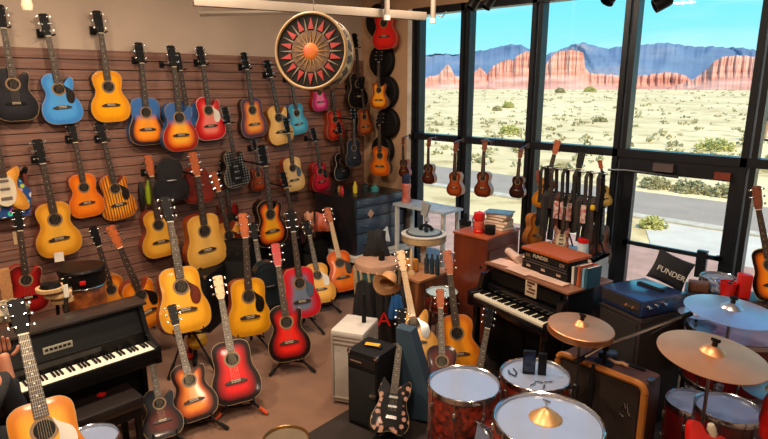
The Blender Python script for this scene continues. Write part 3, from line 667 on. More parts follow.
# stool supporting the red pieces
e = empty('stool', 'black round stool under the red guitar, bottom right', 'stool', (rp.x+.08, rp.y+.05, 0))
MB().lathe([(0, .58), (.16, .58), (.17, .6), (.17, .62), (.15, .64), (0, .64)], 28).build('seat', BLACK, e)
for k in range(3):
    a = 2*PI*k/3; MB().tube([(.05*math.cos(a), .05*math.sin(a), .58), (.2*math.cos(a), .2*math.sin(a), .01)], .012, 6).build('leg', STEEL, e)
# cups by the door
shelf_z = .92
for (u, v, lab, m_, hh) in [(727, 296, 'red plastic cup left of the red box', REDPL, .11), (716, 291, 'blue and white patterned cup left of the red cup', mat('blue_white_cup', 'd0d8e0', .4, color2='3a64a8', vscale=40), .09)]:
    o = MB().lathe([(0, 0), (.045, 0), (.06, hh), (.054, hh), (.04, .012), (0, .012)], 24, 0, Matrix.Translation(pz(u, v, shelf_z))).build('cup', m_); tag(o, lab, 'cup')
q = pz(742, 297, shelf_z); o = MB().box(q+Vector((0, 0, .09)), (.08, .08, .18), rz=.6, bev=.01).build('red_box', REDPL); tag(o, 'tall red box right of the red cup, left of the sunburst guitar', 'box')
o = MB().tube([q+Vector((-.08, -.06, 0)), q+Vector((-.075, -.055, .11)), q+Vector((-.05, -.05, .14))], [.02, .018, .01], 10).build('chrome_tap', CHROME); tag(o, 'chrome bottle in front of the red box', 'bottle')
e = empty('side_table', 'dark low table by the door holding the red cups', 'table', (0, 0, 0))
q2 = pz(725, 294, shelf_z-.0)
MB().box((q2.x, q2.y+.02, shelf_z-.02), (.55, .32, .035), rz=.25, bev=.006).build('tabletop', mat('dark_table', '2a2626', .4), e)
for sx in (-1, 1):
    for sy in (-1, 1):
        MB().box((q2.x+sx*.22, q2.y+sy*.10+sx*.05, (shelf_z-.04)/2), (.03, .03, shelf_z-.04)).build('leg', BLACKM, e)
q = pz(697, 291, shelf_z)
o = MB().box(q+Vector((0, .02, .035)), (.14, .10, .07), rz=.3, bev=.012).build('brown_pouch', mat('brown_leather', '6e4630', .6, bump=.3)); tag(o, 'brown leather pouch right of the cushion', 'pouch')
# ------------------------------------------------------------------ left digital piano
e = empty('digital_piano', 'black digital piano with open keys along the slatted wall', 'piano', (1.72, .3, 0))
Y1 = 1.22
b = MB(); b.b2((0, 0, .60), (.37, Y1, .66), bev=.006); b.b2((0, 0, .66), (.20, Y1, .78)); b.b2((.36, 0, .64), (.385, Y1, .705), bev=.005); b.build('keybed', BLACK, e)
b = MB(); b.add([(.20, .02, .74), (.20, Y1-.02, .74), (.10, Y1-.02, .95), (.10, .02, .95), (.0, .02, .74), (.0, Y1-.02, .74), (.02, Y1-.02, .95), (.02, .02, .95)], [(0, 1, 2, 3), (4, 7, 6, 5), (3, 2, 6, 7), (0, 4, 5, 1), (0, 3, 7, 4), (1, 5, 6, 2)]); b.build('control_panel', BLACK, e)
MB().b2((-.02, -.02, .955), (.17, Y1+.02, .975), bev=.006).build('lid', mat('piano_lid', '2a221e', .4, coat=.4), e)
for y in (0, Y1-.03):
    b = MB(); b.prism([(0, 0), (.34, 0), (.34, .04), (.1, .06), (.1, .5), (.38, .60), (.38, .72), (.22, .76), (.14, .955), (0, .955)], y, y+.03); b.build('side_panel', BLACK, e)
MB().b2((.02, .02, .15), (.04, Y1-.02, .58)).build('back_panel', BLACKM, e)
def keys(parent, n_white, length, M, depth=.14):
    kw = length/n_white
    b = MB()
    for i in range(n_white): b.b2((0, i*kw+.0006, 0), (depth, (i+1)*kw-.0006, .018), bev=.0)
    b.build('white_keys', IVORY, parent, False, M)['kind'] = 'stuff'
    b = MB(); 
    for i in range(n_white-1):
        if i % 7 in (0, 1, 3, 4, 5): b.b2((0, (i+1)*kw-.006, .016), (depth*.62, (i+1)*kw+.006, .03), bev=.002)
    b.build('black_keys', BLACK, parent, False, M)['kind'] = 'stuff'
keys(e, 52, Y1-.07, Matrix.Translation((.215, .035, .685)), .145)
MB().b2((.195, .06, .735), (.205, .9, .765)).build('red_felt_strip', mat('control_strip', '33302e', .4), e)
b = MB(); b.box((.165, .66, .83), (.004, .17, .045), M=Matrix.Translation((0, 0, 0))); lb = b.build('label_strip', mat('button_panel', 'b0ab98', .5), e)
for i in range(6): MB().b2((.168, .585+i*.026, .825), (.171, .603+i*.026, .84)).build('button', BLACK, lb)
e = empty('piano_bench', 'black padded bench in front of the left digital piano', 'bench', (2.08, 1.10, 0))
MB().box((0, 0, .45), (.34, .44, .08), bev=.025).build('seat', mat('bench_leather', '1e1614', .4, coat=.2, bump=.1), e)
MB().box((0, 0, .38), (.30, .40, .06)).build('bench_frame', BLACK, e)
for sx in (-1, 1):
    for sy in (-1, 1): MB().box((sx*.13, sy*.18, .18), (.035, .035, .36)).build('leg', BLACK, e)
o = MB().prism([(-.035, 0), (0, -.03), (.035, 0), (0, .03)], 0, .003, 0, Matrix.Translation((2.04, 1.13, .4935)) @ Matrix.Rotation(-PI/2, 4, 'X')).build('guitar_pick', REDPL); tag(o, 'flat red diamond shaped card on the black piano bench', 'card')
# ------------------------------------------------------------------ black upright piano on the right
A = pz(487, 262, .93); A.z = 0; Bp = pz(567, 292, .93); Bp.z = 0
ang = math.atan2(Bp.y-A.y, Bp.x-A.x); W = (Bp-A).length
e = empty('upright_piano', 'black upright piano facing the drums, brown cabinet at its left', 'piano', A, rz=ang)
PB = mat('piano_black', '0f1013', .18, coat=.6)
b = MB(); b.b2((0, .02, .05), (W, .50, .91)); b.build('case', PB, e)
MB().b2((-.02, -.01, .91), (W+.02, .52, .93), bev=.006).build('lid', mat('piano_top_wood', '8c5e48', .35, coat=.5), e)
MB().b2((-.01, -.20, .60), (W+.01, .03, .665), bev=.008).build('keybed', PB, e)
for x in (-.015, W-.035): MB().prism([(-.2, .58), (.02, .58), (.02, .86), (-.05, .84), (-.09, .72), (-.20, .70)], 0, .05, 0, Matrix.Translation((x+.05, 0, 0)) @ Matrix.Rotation(PI/2, 4, 'Z')).build('cheek', PB, e)
MB().b2((.05, -.03, .70), (W-.05, .0, .76), bev=.005).build('fallboard', PB, e)
b = MB(); b.b2((.06, .0, .79), (W-.06, .012, .88)); b.build('front_panel', BLACK, e)
keys(e, 36, W-.1, Matrix.Translation((.05, -.045, .667)) @ Matrix.Rotation(-PI/2, 4, 'Z'), .14)
for x in (.03, W-.08): MB().b2((x, -.17, .0), (x+.05, -.12, .6), bev=.008).build('leg', PB, e)
MB().b2((.05, .0, .1), (W-.05, .02, .55), bev=.004).build('lower_panel', BLACK, e)
for i in range(3): MB().box((W/2-.08+.08*i, -.03, .04), (.03, .09, .012), bev=.004).build('pedal', CHROME, e)
pp = MB(); pp.box((W*.60, -.004, .855), (.12, .004, .15)); lbq = pp.build('card', mat('card_print', 'd8c4a8', .7), e)
lbq['label'] = 'cream printed card on the piano front'
for i, (x, z, w_, h_) in enumerate([(0, .04, .08, .02), (-.015, .012, .05, .014), (.012, -.012, .07, .016), (0, -.04, .085, .014)]):
    MB().box((W*.60+x, -.0075, .855+z), (w_, .003, h_)).build('print_mark', mat('print_brown', '5c2c20', .7), lbq)
pm = Matrix.Translation(A) @ Matrix.Rotation(ang, 4, 'Z')
# papers on the piano
for i, (x, y, r_, lab) in enumerate([(.12, .12, .2, 'pale pink sheet music at the left end of the upright piano'), (.16, .3, -.15, 'cream sheet music behind the pink sheet on the piano'), (.62, .09, .05, 'long pale sheet lying along the piano front edge'), (.35, .07, -.03, 'loose cream sheet before the black cases on the piano')]):
    o = MB().box(pm @ Vector((x, y, .934+i*.002)), (.24 if i != 2 else .34, .16 if i != 2 else .1, .002), rz=ang+r_).build('sheet_music', mat('sheet_pink' if i != 1 else 'sheet_cream', 'd8b4a4' if i != 1 else 'dccbb4', .7)); tag(o, lab, 'paper', 'sheet music on the upright piano')
o = MB().lathe([(.0, -.13), (.035, -.13), (.038, .13), (0, .13)], 16, 0, pm @ Matrix.Translation((.08, .24, .972)) @ Matrix.Rotation(PI/2, 4, 'Y') @ Matrix.Rotation(.4, 4, 'X')).build('paper_roll', mat('roll_pink', 'd0b0a0', .7)); tag(o, 'rolled pinkish paper on the left end of the upright piano', 'paper roll')
# cases stack
def lbox(name, label, cat, lo, hi, m, M, rz=0., bev=.006, group=None):
    c = [(a+b_)/2 for a, b_ in zip(lo, hi)]; d_ = [b_-a for a, b_ in zip(lo, hi)]
    e = empty(name, label, cat, M=M @ Matrix.Translation((c[0], c[1], lo[2])) @ Matrix.Rotation(rz, 4, 'Z'), group=group)
    MB().box((0, 0, d_[2]/2), d_, bev=bev).build('case_body', m, e); return e, d_
e, d_ = lbox('black_case', 'lower black instrument case on the upright piano', 'case', (.28, .14, .934), (.76, .40, 1.02), TOLEX, pm)
for x in (-.16, 0, .16): MB().box((x, -d_[1]/2-.004, .045), (.045, .01, .025), bev=.003).build('latch', CHROME, e)
MB().box((0, -d_[1]/2-.003, .075), (d_[0]*.96, .006, .006)).build('trim_strip', STEEL, e)
e, d_ = lbox('black_case', 'upper black instrument case with silvery lettering on the upright piano', 'case', (.29, .15, 1.02), (.75, .39, 1.10), TOLEX, pm)
for x in (-.18, .18): MB().box((x, -d_[1]/2-.004, .04), (.05, .01, .03), bev=.003).build('latch', CHROME, e)
MB().box((0, -d_[1]/2-.003, .006), (d_[0]*.98, .006, .006)).build('trim_strip', STEEL, e)
def text(s, size, M, m, parent, name='lettering', ext=.0015):
    cu = bpy.data.curves.new(name, 'FONT'); cu.body = s; cu.size = size; cu.extrude = ext; cu.align_x = 'CENTER'; cu.align_y = 'CENTER'
    t = bpy.data.objects.new(name, cu); COL.objects.link(t)
    dg = bpy.context.evaluated_depsgraph_get(); me = bpy.data.meshes.new_from_object(t.evaluated_get(dg)); bpy.data.objects.remove(t)
    me.materials.clear(); me.materials.append(m); o = link(name, me, parent, M); return o
text('FUNDER', .042, Matrix.Translation((-.05, -d_[1]/2-.003, .045)) @ Matrix.Rotation(PI/2, 4, 'X'), CREAM, e)
e, d_ = lbox('wooden_board', 'orange brown wooden board topping the black cases', 'board', (.27, .13, 1.10), (.77, .41, 1.125), ORANGEW, pm)
bk = [('book', 'white spined book, leftmost right of the black cases', 'd8d4c8'), ('book', 'dark grey upright book after the white one', '3c3c40'), ('book', 'rust orange upright book in the middle of the row', 'b0542c'), ('book', 'brown upright book right of the rust one', '6c3a24'), ('book', 'pale blue upright book near the piano end', '6c9cb8'), ('book', 'deep teal book closing the row at the piano end', '245064')]
for i, (nm, lab, colr) in enumerate(bk):
    M_ = pm @ Matrix.Translation((.785+i*.024, .25, .934)) @ Matrix.Rotation((i % 3-1)*.03, 4, 'Y')
    e = empty(nm, lab, 'book', M=M_, group='books on the upright piano'); hh = .14+.012*(i % 3)
    c = MB(); c.b2((0, -.09, 0), (.022, -.086, hh)); c.b2((0, -.09, 0), (.002, .07, hh)); c.b2((.02, -.09, 0), (.022, .07, hh)); c.build('cover', mat('book_'+colr, colr, .5), e)
    MB().b2((.002, -.086, .003), (.02, .066, hh-.004)).build('pages', PAPER, e)
o = MB().lathe([(0, 0), (.035, 0), (.04, .03), (.036, .10), (.03, .11), (.034, .12), (0, .12)], 20, 0, pm @ Matrix.Translation((.80, .40, .934))).build('jar', mat('jar_red', 'b83824', .4, coat=.3)); tag(o, 'small red jar behind the books on the upright piano', 'jar')
# white shelving behind the piano
e = empty('white_shelf', 'white shelf unit below the window behind the upright piano', 'shelf', (2.95, 4.92, 0))
for z in (.0, .3, .6, .86): MB().b2((0, 0, z), (.62, .34, z+.025)).build('shelf_board', WHITEP, e, False)
for x in (0, .595): MB().b2((x, 0, 0), (x+.025, .34, .885)).build('side_panel', WHITEP, e, False)
# ------------------------------------------------------------------ strap rack on the white shelf
zs = .89
e = empty('strap_rack', 'black metal rack hung with straps in front of the window', 'rack', (2.98, 5.02, zs))
for x in (0.02, .56): MB().tube([(x, 0, 0), (x, 0, .80)], .011, 8).build('post', BLACKM, e)
for z in (.78, .55): MB().tube([(-.02, 0, z), (.60, 0, z)], .009, 8).build('crossbar', BLACKM if z < .7 else STEEL, e)
for x in (0.02, .56): MB().box((x, 0, .01), (.04, .22, .02)).build('foot', BLACKM, e)
stc = ['1b1818', '2a2322', '161416', '30241f', '1c1a20', '4c2018', '171719', '241c1c', '38302c', '151515', '2c2622']
for i in range(16):
    x = 2.98-.02+.038*i; L_ = .34+.20*((i*7) % 5)/5; zt = zs+(.55 if i % 3 else .78)
    p = [Vector((x, 5.0, zt+.01)), Vector((x-.004, 4.965, zt-.04)), Vector((x+.006, 4.96, zt-L_*.6)), Vector((x-.004, 4.965, zt-L_))]
    b = MB()
    for q, s_ in ((p, 1), ([Vector((a.x+.01, 5.04, a.z+(.02 if k else 0))) for k, a in enumerate(p)], 1)):
        for k in range(len(q)-1):
            a, c = q[k], q[k+1]; b.add([(a.x-.018, a.y-.002, a.z), (a.x+.018, a.y-.002, a.z), (c.x+.018, c.y-.002, c.z), (c.x-.018, c.y-.002, c.z), (a.x-.018, a.y+.002, a.z), (a.x+.018, a.y+.002, a.z), (c.x+.018, c.y+.002, c.z), (c.x-.018, c.y+.002, c.z)], [(0, 1, 2, 3), (7, 6, 5, 4), (0, 4, 5, 1), (2, 6, 7, 3), (1, 5, 6, 2), (0, 3, 7, 4)])
    o = b.build('guitar_strap', mat('strap_'+stc[i % 11], stc[i % 11], .8, bump=.3)); tag(o, 'dark guitar strap hanging on the rack in the window', 'strap', 'dark straps on the rack')
for i, x in enumerate([.17, .235, .30, .44]):
    q = Vector((2.98+x, 4.945, zs+.40)); b = MB(); b.box((q.x, q.y, q.z), (.05, .012, .17), bev=.004)
    o = b.build('string_pack', mat('pack_red', 'a81c1c', .4, color2='d8d0c8', vscale=30, coat=.3)); tag(o, 'red and white string packet on the strap rack, %s' % (['leftmost of the four', 'second from the left', 'second from the right', 'rightmost and set apart'][i]), 'packet', 'red packets on the strap rack')
for (t, b_, lab, tm, fc, sd) in [((558, 140), (541, 208), 'yellow ukulele tilted at the left end of the strap rack', top_mat('e8a030', 'dc9020', 'b86c14'), -70, sideN), ((582, 152), (566, 232), 'ukulele with a black headstock behind the straps', top_mat('3c2c28', '2c2020', '181414'), -70, sideB),
        ((600, 160), (606, 206), 'straw coloured small ukulele at the right end of the strap rack', top_mat('d8b868', 'ccaa58', 'a88840'), -40, sideN), ((540, 170), (536, 247), 'amber guitar standing left of the strap rack', top_mat('d07c24', 'c46c1c', '8c4410'), -20, sideN)]:
    guitar(lab, py(t[0], t[1], 5.16), py(b_[0], b_[1], 5.10), tm, kind='uke', side=sd, cat='ukulele', name='ukulele', pegs=4, face=fc, group='ukuleles around the strap rack', wide=1.2, head=ORANGEW if sd is sideN else BLACK)
guitar('red brown violin shaped guitar standing in the window by the door', py(603, 178, 5.22), py(600, 266, 5.14), top_mat('8c3c1c', '7c3014', '4c1c0c'), kind='std', side=sideR, face=-20, head=MAHOG, group=None)
guitar('patterned small guitar hanging low at the middle of the strap rack', py(566, 196, 4.9), py(560, 250, 4.88), top_mat('c89c88', 'a87c70', '7c4c44', style='floral'), kind='electric', side=sideR, face=-60, name='electric_guitar', plate=CREAM, group=None)
o = MB().lathe([(0, 0), (.05, 0), (.052, .13), (.05, .14), (0, .14)], 20, 0, Matrix.Translation(Vector((3.44, 4.96, .886)))).build('tub', mat('tub_blue_white', 'c8d4dc', .5)); tag(o, 'white tub with red lid below the straps', 'tub')
l = MB().lathe([(0, 0), (.056, 0), (.056, .03), (0, .035)], 20).build('lid', REDPL, o, M=Matrix.Translation((3.44, 4.96, 1.028)))
o = MB().lathe([(0, 0), (.02, 0), (.028, .02), (.022, .045), (0, .05)], 12, 0, Matrix.Translation(py(593, 210, 4.97))).build('bird_figure', mat('yellow_plastic', 'd8b020', .5)); tag(o, 'small yellow tag hanging among the straps', 'tag')
bpy.context.view_layer.update()
for o_ in [o_ for o_ in list(COL.objects) if o_.get('group') == 'ukuleles around the strap rack' or 'violin shaped' in str(o_.get('label', ''))]:
    tall_stand('thin stand under the '+' '.join(o_['label'].split()[:9]), o_, .886 if o_.matrix_world.translation.x > 2.97 else 0., .06)
# ------------------------------------------------------------------ brown cabinet
e = empty('brown_cabinet', 'tall red brown wooden cabinet left of the upright piano', 'cabinet', (2.46, 4.28, 0))
CW = mat('cabinet_wood', '74301a', .4, coat=.4, color2='5e2412', stretch=(1, 1, .25), vscale=6)
MB().b2((0, 0, .04), (.38, .54, 1.06)).build('cabinet_body', CW, e, False)
MB().b2((-.01, -.01, 1.06), (.39, .55, 1.082), bev=.004).build('cabinet_top', mat('cabinet_top_wood', 'a04c28', .3, coat=.5), e)
MB().b2((.37, .03, .12), (.388, .51, .95)).build('door', CW, e, False)
MB().b2((.02, .02, 0), (.36, .52, .04)).build('plinth', BLACK, e, False)
MB().tube([(.31, -.005, .80), (.33, -.02, .80)], .01, 8).build('keyhole', CHROME, e)
# on the cabinet
q = Vector((2.66, 4.40, 1.083)); e = empty('lantern', 'red lantern with a clear red globe on the brown cabinet', 'lantern', q)
MB().lathe([(0, 0), (.05, 0), (.055, .02), (.05, .03)], 20).build('lantern_base', REDPL, e)
MB().lathe([(.045, .03), (.055, .07), (.045, .12), (0, .122)], 20).build('globe', mat('globe_red', 'd0503c', .15, coat=.6), e)
MB().lathe([(.05, .12), (.055, .14), (.05, .19), (.02, .20), (0, .21)], 20).build('lantern_cap', REDPL, e)
MB().tube([(-.06, 0, .03), (-.075, 0, .12), (-.05, 0, .19)], .006, 6).build('handle', BLACKM, e)
q = Vector((2.77, 4.42, 1.083)); e = empty('camera', 'black compact camera beside the red lantern', 'camera', q, rz=.5)
MB().box((0, 0, .045), (.10, .05, .09), bev=.012).build('camera_body', BLACKM, e); MB().lathe([(0, 0), (.03, 0), (.028, .04), (0, .04)], 20, 0, Matrix.Translation((0, -.02, .045)) @ Matrix.Rotation(PI/2, 4, 'X')).build('lens', BLACK, e)
bs = [('8a6a54', .24, .17), ('c8a888', .22, .16), ('a8622c', .23, .16), ('6c4434', .2, .15), ('b88458', .22, .16)]
z = 1.083
for i, (c_, w_, d__) in enumerate(bs):
    lab = ['brown book at the bottom of the pile on the cabinet', 'cream book second from the bottom of the cabinet pile', 'orange brown book in the middle of the cabinet pile', 'dark brown book under the topmost of the cabinet pile', 'tan book topmost of the brown pile, under the blue folder'][i]
    e = empty('book', lab, 'book', (2.70, 4.68, z), rz=(i*37 % 5-2)*.08, group='books piled on the brown cabinet')
    c = MB(); c.box((0, 0, .0015), (w_, d__, .003)); c.box((0, 0, .0285), (w_, d__, .003)); c.box((-w_/2+.002, 0, .015), (.004, d__, .028)); c.build('cover', mat('bookc_'+c_, c_, .6), e); MB().box((.002, 0, .015), (w_-.008, d__-.006, .024)).build('pages', PAPER, e); z += .0305
o = MB().box((2.70, 4.68, z+.006), (.26, .18, .012), rz=.3, bev=.003).build('folder', mat('folder_blue', '5c86a8', .5)); tag(o, 'pale blue folder lying on top of the book pile', 'folder')
# ------------------------------------------------------------------ crate, teal drum, white table
e = empty('wooden_crate', 'orange brown plank crate between the teal drum and the cabinet', 'crate', (1.78, 4.12, 0))
CR = mat('crate_wood', '9a5a34', .6, color2='6e3a20', stretch=(3, 3, .4), vscale=8)
for i in range(6): MB().b2((.0+i*.065, 0, .04), (.058+i*.065, .02, .52)).build('plank', CR, e, False)
for i in range(7): MB().b2((.37, .02+i*.065, .04), (.39, .078+i*.065, .52)).build('plank', CR, e, False)
b = MB(); b.b2((-.01, -.01, .52), (.4, .5, .545)); b.build('crate_top', mat('crate_top_wood', 'b87e54', .5), e, False)
MB().b2((0, .02, .0), (.37, .48, .04)).build('crate_bottom', CR, e, False)
ctd = Vector((1.86, 3.84, 0)); e = empty('hand_drum', 'large skin topped drum with teal and cream sides', 'drum', ctd)
TEAL = mat('teal_cloth', '2c5c5c', .7, bump=.3)
MB().lathe([(.17, .02), (.20, .3), (.215, .66), (.215, .70)], 40).build('shell', TEAL, e)
MB().lathe([(0, .76), (.20, .76), (.222, .755), (.228, .74), (.228, .69), (.218, .69)], 40).build('drum_head', mat('skin_head', 'b48c74', .5, var=.15), e)
for k in range(16):
    a = 2*PI*k/16; c, s_ = math.cos(a), math.sin(a); a2 = a+.13
    MB().tube([(.228*c, .228*s_, .70), (.222*math.cos(a2), .222*math.sin(a2), .45), (.19*c, .19*s_, .10)], [.015, .011, .010], 6).build('rope', mat('rope_cream', 'b8a07c', .8), e)
o = MB().lathe([(0, 0), (.03, 0), (.032, .02), (.016, .09), (.02, .1), (0, .11)], 16, 0, Matrix.Translation(ctd+Vector((.03, .03, .761))) @ Matrix.Rotation(.15, 4, 'Y')).build('bell', BLACKM); tag(o, 'small black bell shaped object on the teal drum', 'bell')
tb = pz(424, 233, .86); e = empty('white_table', 'round white pedestal table by the window', 'table', (tb.x, tb.y, 0))
MB().lathe([(0, .845), (.24, .845), (.25, .85), (.25, .86), (0, .86)], 40).build('tabletop', WHITEP, e)
MB().lathe([(.235, .77), (.245, .78), (.245, .845), (.235, .845)], 40).build('table_apron', mat('table_apron', 'b89c74', .6, var=.2), e)
MB().lathe([(.14, 0), (.14, .02), (.04, .05), (.032, .4), (.04, .72), (.20, .77), (0, .78)], 32).build('pedestal', WHITEP, e)
e = empty('turntable', 'flat grey round tray with a dark rim on the white table', 'tray', (tb.x, tb.y, .861))
MB().lathe([(0, 0), (.19, 0), (.20, .012), (.19, .014), (0, .012)], 36).build('tray_body', mat('tray_rim', '3c4450', .4), e); MB().lathe([(0, .0145), (.175, .0145), (.175, .016), (0, .016)], 36).build('tray_face', mat('tray_face', '98a4a8', .35), e)
q = Vector((tb.x, tb.y+.02, .878)); e = empty('figurine_lamp', 'silver mesh hooded stand on black clawed feet, on the white table', 'lamp', q)
MB().tube([(0, 0, .06), (.02, 0, .12), (0, 0, .19)], [.02, .03, .022], 10).build('stem', mat('silver_mesh', 'a0a0a0', .4, metal=.4), e)
MB().add([(-.05, -.02, .18), (.03, -.03, .17), (.05, .0, .30), (-.06, .0, .33), (-.05, .01, .18), (.03, .0, .17), (.05, .03, .30), (-.06, .03, .33)], [(0, 1, 2, 3), (7, 6, 5, 4), (0, 4, 5, 1), (1, 5, 6, 2), (2, 6, 7, 3), (3, 7, 4, 0)]).build('hood', mat('silver_mesh2', 'a8a8a8', .5, metal=.3, bump=.8, bscale=300), e)
for dx, dy in ((-.07, 0), (.05, -.04), (.06, .05)): MB().tube([(0, 0, .07), (dx*.7, dy*.7, .05), (dx, dy, .012)], [.02, .018, .024], 8).build('leg', BLACKM, e)
q = pz(455, 227, .98); e = empty('folded_tripod', 'black folded clamp stand right of the white table', 'tripod', (q.x-.05, q.y+.25, 0))
for i, (dx, dz, r_) in enumerate([(-.05, 1.0, .028), (.0, 1.08, .024), (.05, 1.0, .028)]): MB().tube([(dx*.3, 0, .02), (dx*.4, 0, .6), (dx, 0, dz)], [.012, .02, r_], 8).build('arm', BLACKM, e)
MB().box((0, 0, .86), (.11, .08, .16), bev=.02).build('clamp_body', mat('clamp_brown', '35201c', .5), e)
for i, (p, lab, c_) in enumerate([((.12, .1), 'orange folded cloth on the crate', 'c07c2c')]):
    o = MB().box((1.90, 4.30, .545+.07), (.16, .10, .14), rz=.5, bev=.04).build('folded_cloth', mat('cloth_orange', c_, .8, bump=.4)); tag(o, lab, 'cloth')
o = MB().lathe([(0, 0), (.05, 0), (.045, .02), (.02, .05), (.012, .26), (0, .28)], 16, 0, Matrix.Translation((1.97, 4.22, .546))).build('wooden_cone', MAPLE); tag(o, 'tall slim pale wooden cone on the crate', 'cone')
for i in range(3):
    o = MB().lathe([(0, 0), (.025, 0), (.027, .15), (.012, .18), (.012, .21), (0, .21)], 16, 0, Matrix.Translation((2.06+.055*i, 4.36+.02*i, .546))).build('bottle', mat('bottle_dark', '26343c', .2, coat=.5)); tag(o, 'dark blue bottle on the right of the crate', 'bottle', 'dark bottles on the crate')
q = px(406, 222, 1.05); e = empty('vase', 'tall pink vase with a dark blue top by the window corner', 'vase', (q.x, min(q.y, 5.2), 1.03-.0))
MB().lathe([(0, 0), (.05, 0), (.06, .03), (.045, .12), (.06, .22), (.05, .24), (0, .24)], 24).build('vase_body', mat('vase_pink', 'd08c7c', .4, color2='c84c3c', vscale=12), e)
MB().lathe([(.045, .24), (.055, .26), (.05, .33), (.02, .36), (0, .36)], 24).build('vase_top', mat('vase_blue', '26304c', .4), e)
e2 = empty('window_ledge', 'pale ledge table below the first window bay', 'table', (.95, 5.02, 0))
MB().b2((0, 0, 1.0), (.8, .36, 1.03)).build('tabletop', mat('ledge_white', 'b8c4cc', .5), e2)
for x in (.02, .74):
    for y in (.02, .3): MB().b2((x, y, 0), (x+.04, y+.04, 1.0)).build('leg', WHITEP, e2, False)
e['label'] = 'tall pink vase with a dark blue top by the window corner'
# ------------------------------------------------------------------ drawer chest, amplifiers at the back
e = empty('drawer_chest', 'large black flat file chest with four drawers in the corner', 'chest of drawers', (.18, 4.42, .47))
CH = mat('chest_black', '15171c', .35, coat=.3); CHF = mat('chest_front', '34465c', .3, coat=.4)
MB().b2((0, 0, 0), (.73, .86, .68), bev=.006).build('chest_body', CH, e)
for i, (z0, z1) in enumerate([(.03, .25), (.27, .43), (.45, .56), (.58, .66)]):
    dq = MB().b2((.73, .03, z0), (.745, .83, z1), bev=.003).build('drawer', CHF, e)
    MB().b2((.745, .1, (z0+z1)/2-.012), (.757, .2, (z0+z1)/2+.0), bev=.002).build('handle', STEEL, dq); MB().b2((.745, .03, z1-.006), (.75, .83, z1)).build('drawer_edge', STEEL, dq)
c = MB().box((.752, .20, .42), (.006, .075, .075), M=Matrix.Identity(4)).build('sticker', mat('sticker_cream', 'c8a08c', .6), e); c.matrix_local = Matrix.Translation((.752, .24, .48)) @ Matrix.Rotation(PI/4, 4, 'X') @ Matrix.Translation((-.752, -.20, -.42))
e = empty('white_shelf', 'low white shelf under the black drawer chest', 'shelf', (.15, 4.38, 0))
MB().b2((0, 0, .40), (.84, .92, .43)).build('shelf_board', WHITEP, e, False); MB().b2((0, 0, .44), (.82, .9, .466)).build('shelf_board', WHITEP, e, False)
MB().b2((.05, .05, 0), (.75, .85, .40)).build('shelf_base', BLACK, e, False)
for i, (x, y, hh, r_, cc, lab) in enumerate([(.55, 4.55, .10, .025, 'b82020', 'red bottle on the drawer chest, nearest the slatted wall'), (.42, 4.62, .08, .022, 'a87830', 'tan jar behind the red bottle on the chest'), (.60, 4.72, .14, .028, 'd8c030', 'yellow bottle on the drawer chest'), (.62, 4.88, .10, .045, '1c2c2c', 'dark pot left of the teal one on the chest'), (.70, 4.96, .08, .05, '3c8c90', 'teal bowl on the drawer chest')]):
    o = MB().lathe([(0, 0), (r_, 0), (r_, hh*.6), (r_*.5, hh*.8), (r_*.5, hh), (0, hh)], 20, 0, Matrix.Translation((x, y, 1.151))).build('bottle' if i < 3 else 'pot', mat('gl_'+cc, cc, .35, coat=.4)); tag(o, lab, 'bottle' if i < 3 else 'pot')
# black cloth/music bag hanging before the chest
q = pz(386, 238, .80)
def cloth(name, label, cat, c, w_, h_, d__, m, seed=1, amp=.03, group=None):
    rnd = random.Random(seed); nx, nz = 14, 14; b = MB(); vs = []; fs = []
    ph = [rnd.uniform(0, 6) for _ in range(4)]
    for side_ in (0, 1):
        for i in range(nx):
            for j in range(nz):
                u = i/(nx-1); v = j/(nz-1); x = (u-.5)*w_*(1-.25*v+.1*math.sin(v*5+ph[0])); z = v*h_
                bul = math.sin(PI*u)**.6*math.sin(PI*min(max(v, .03), .97))**.5
                y = (-1 if side_ == 0 else 1)*d__/2*bul+amp*math.sin(u*16+ph[1]+v*2)*.5*(1 if side_ == 0 else .5)
                vs.append((x, y, z+amp*.6*math.sin(u*9+ph[2])*v))
    for s_ in (0, 1):
        o_ = s_*nx*nz
        for i in range(nx-1):
            for j in range(nz-1): fs.append((o_+i*nz+j, o_+(i+1)*nz+j, o_+(i+1)*nz+j+1, o_+i*nz+j+1))
    def jn(a, b_): fs.append((a, b_, b_+nx*nz, a+nx*nz))
    for i in range(nx-1): jn(i*nz, (i+1)*nz); jn(i*nz+nz-1, (i+1)*nz+nz-1)
    for j in range(nz-1): jn(j, j+1); jn((nx-1)*nz+j, (nx-1)*nz+j+1)
    b.add(vs, fs, 0, Matrix.Translation(c) @ Matrix.Rotation(PSI, 4, 'Z'))
    o = b.build(name, m); return tag(o, label, cat, group)
def at_floor(u, v, z): return pz(u, v, z)
cloth('cloth_bag', 'black cloth bag standing on the teal drum', 'bag', ctd+Vector((-.10, .09, .761)), .25, .27, .10, mat('cloth_black', '1c1c20', .85, bump=.4), 3, .02)
o = MB().add([(0, 0, 0), (.16, 0, -.02), (.13, .0, .14), (0, .012, 0), (.16, .012, -.02), (.13, .012, .14)], [(0, 1, 2), (5, 4, 3), (0, 3, 4, 1), (1, 4, 5, 2), (2, 5, 3, 0)], 0, Matrix.Translation(ctd+Vector((-.12, .08, .93))) @ Matrix.Rotation(PSI, 4, 'Z')).build('paper_flyer', mat('flyer', 'b0bcc8', .6)); tag(o, 'triangular folded white paper above the black cloth bag', 'paper')
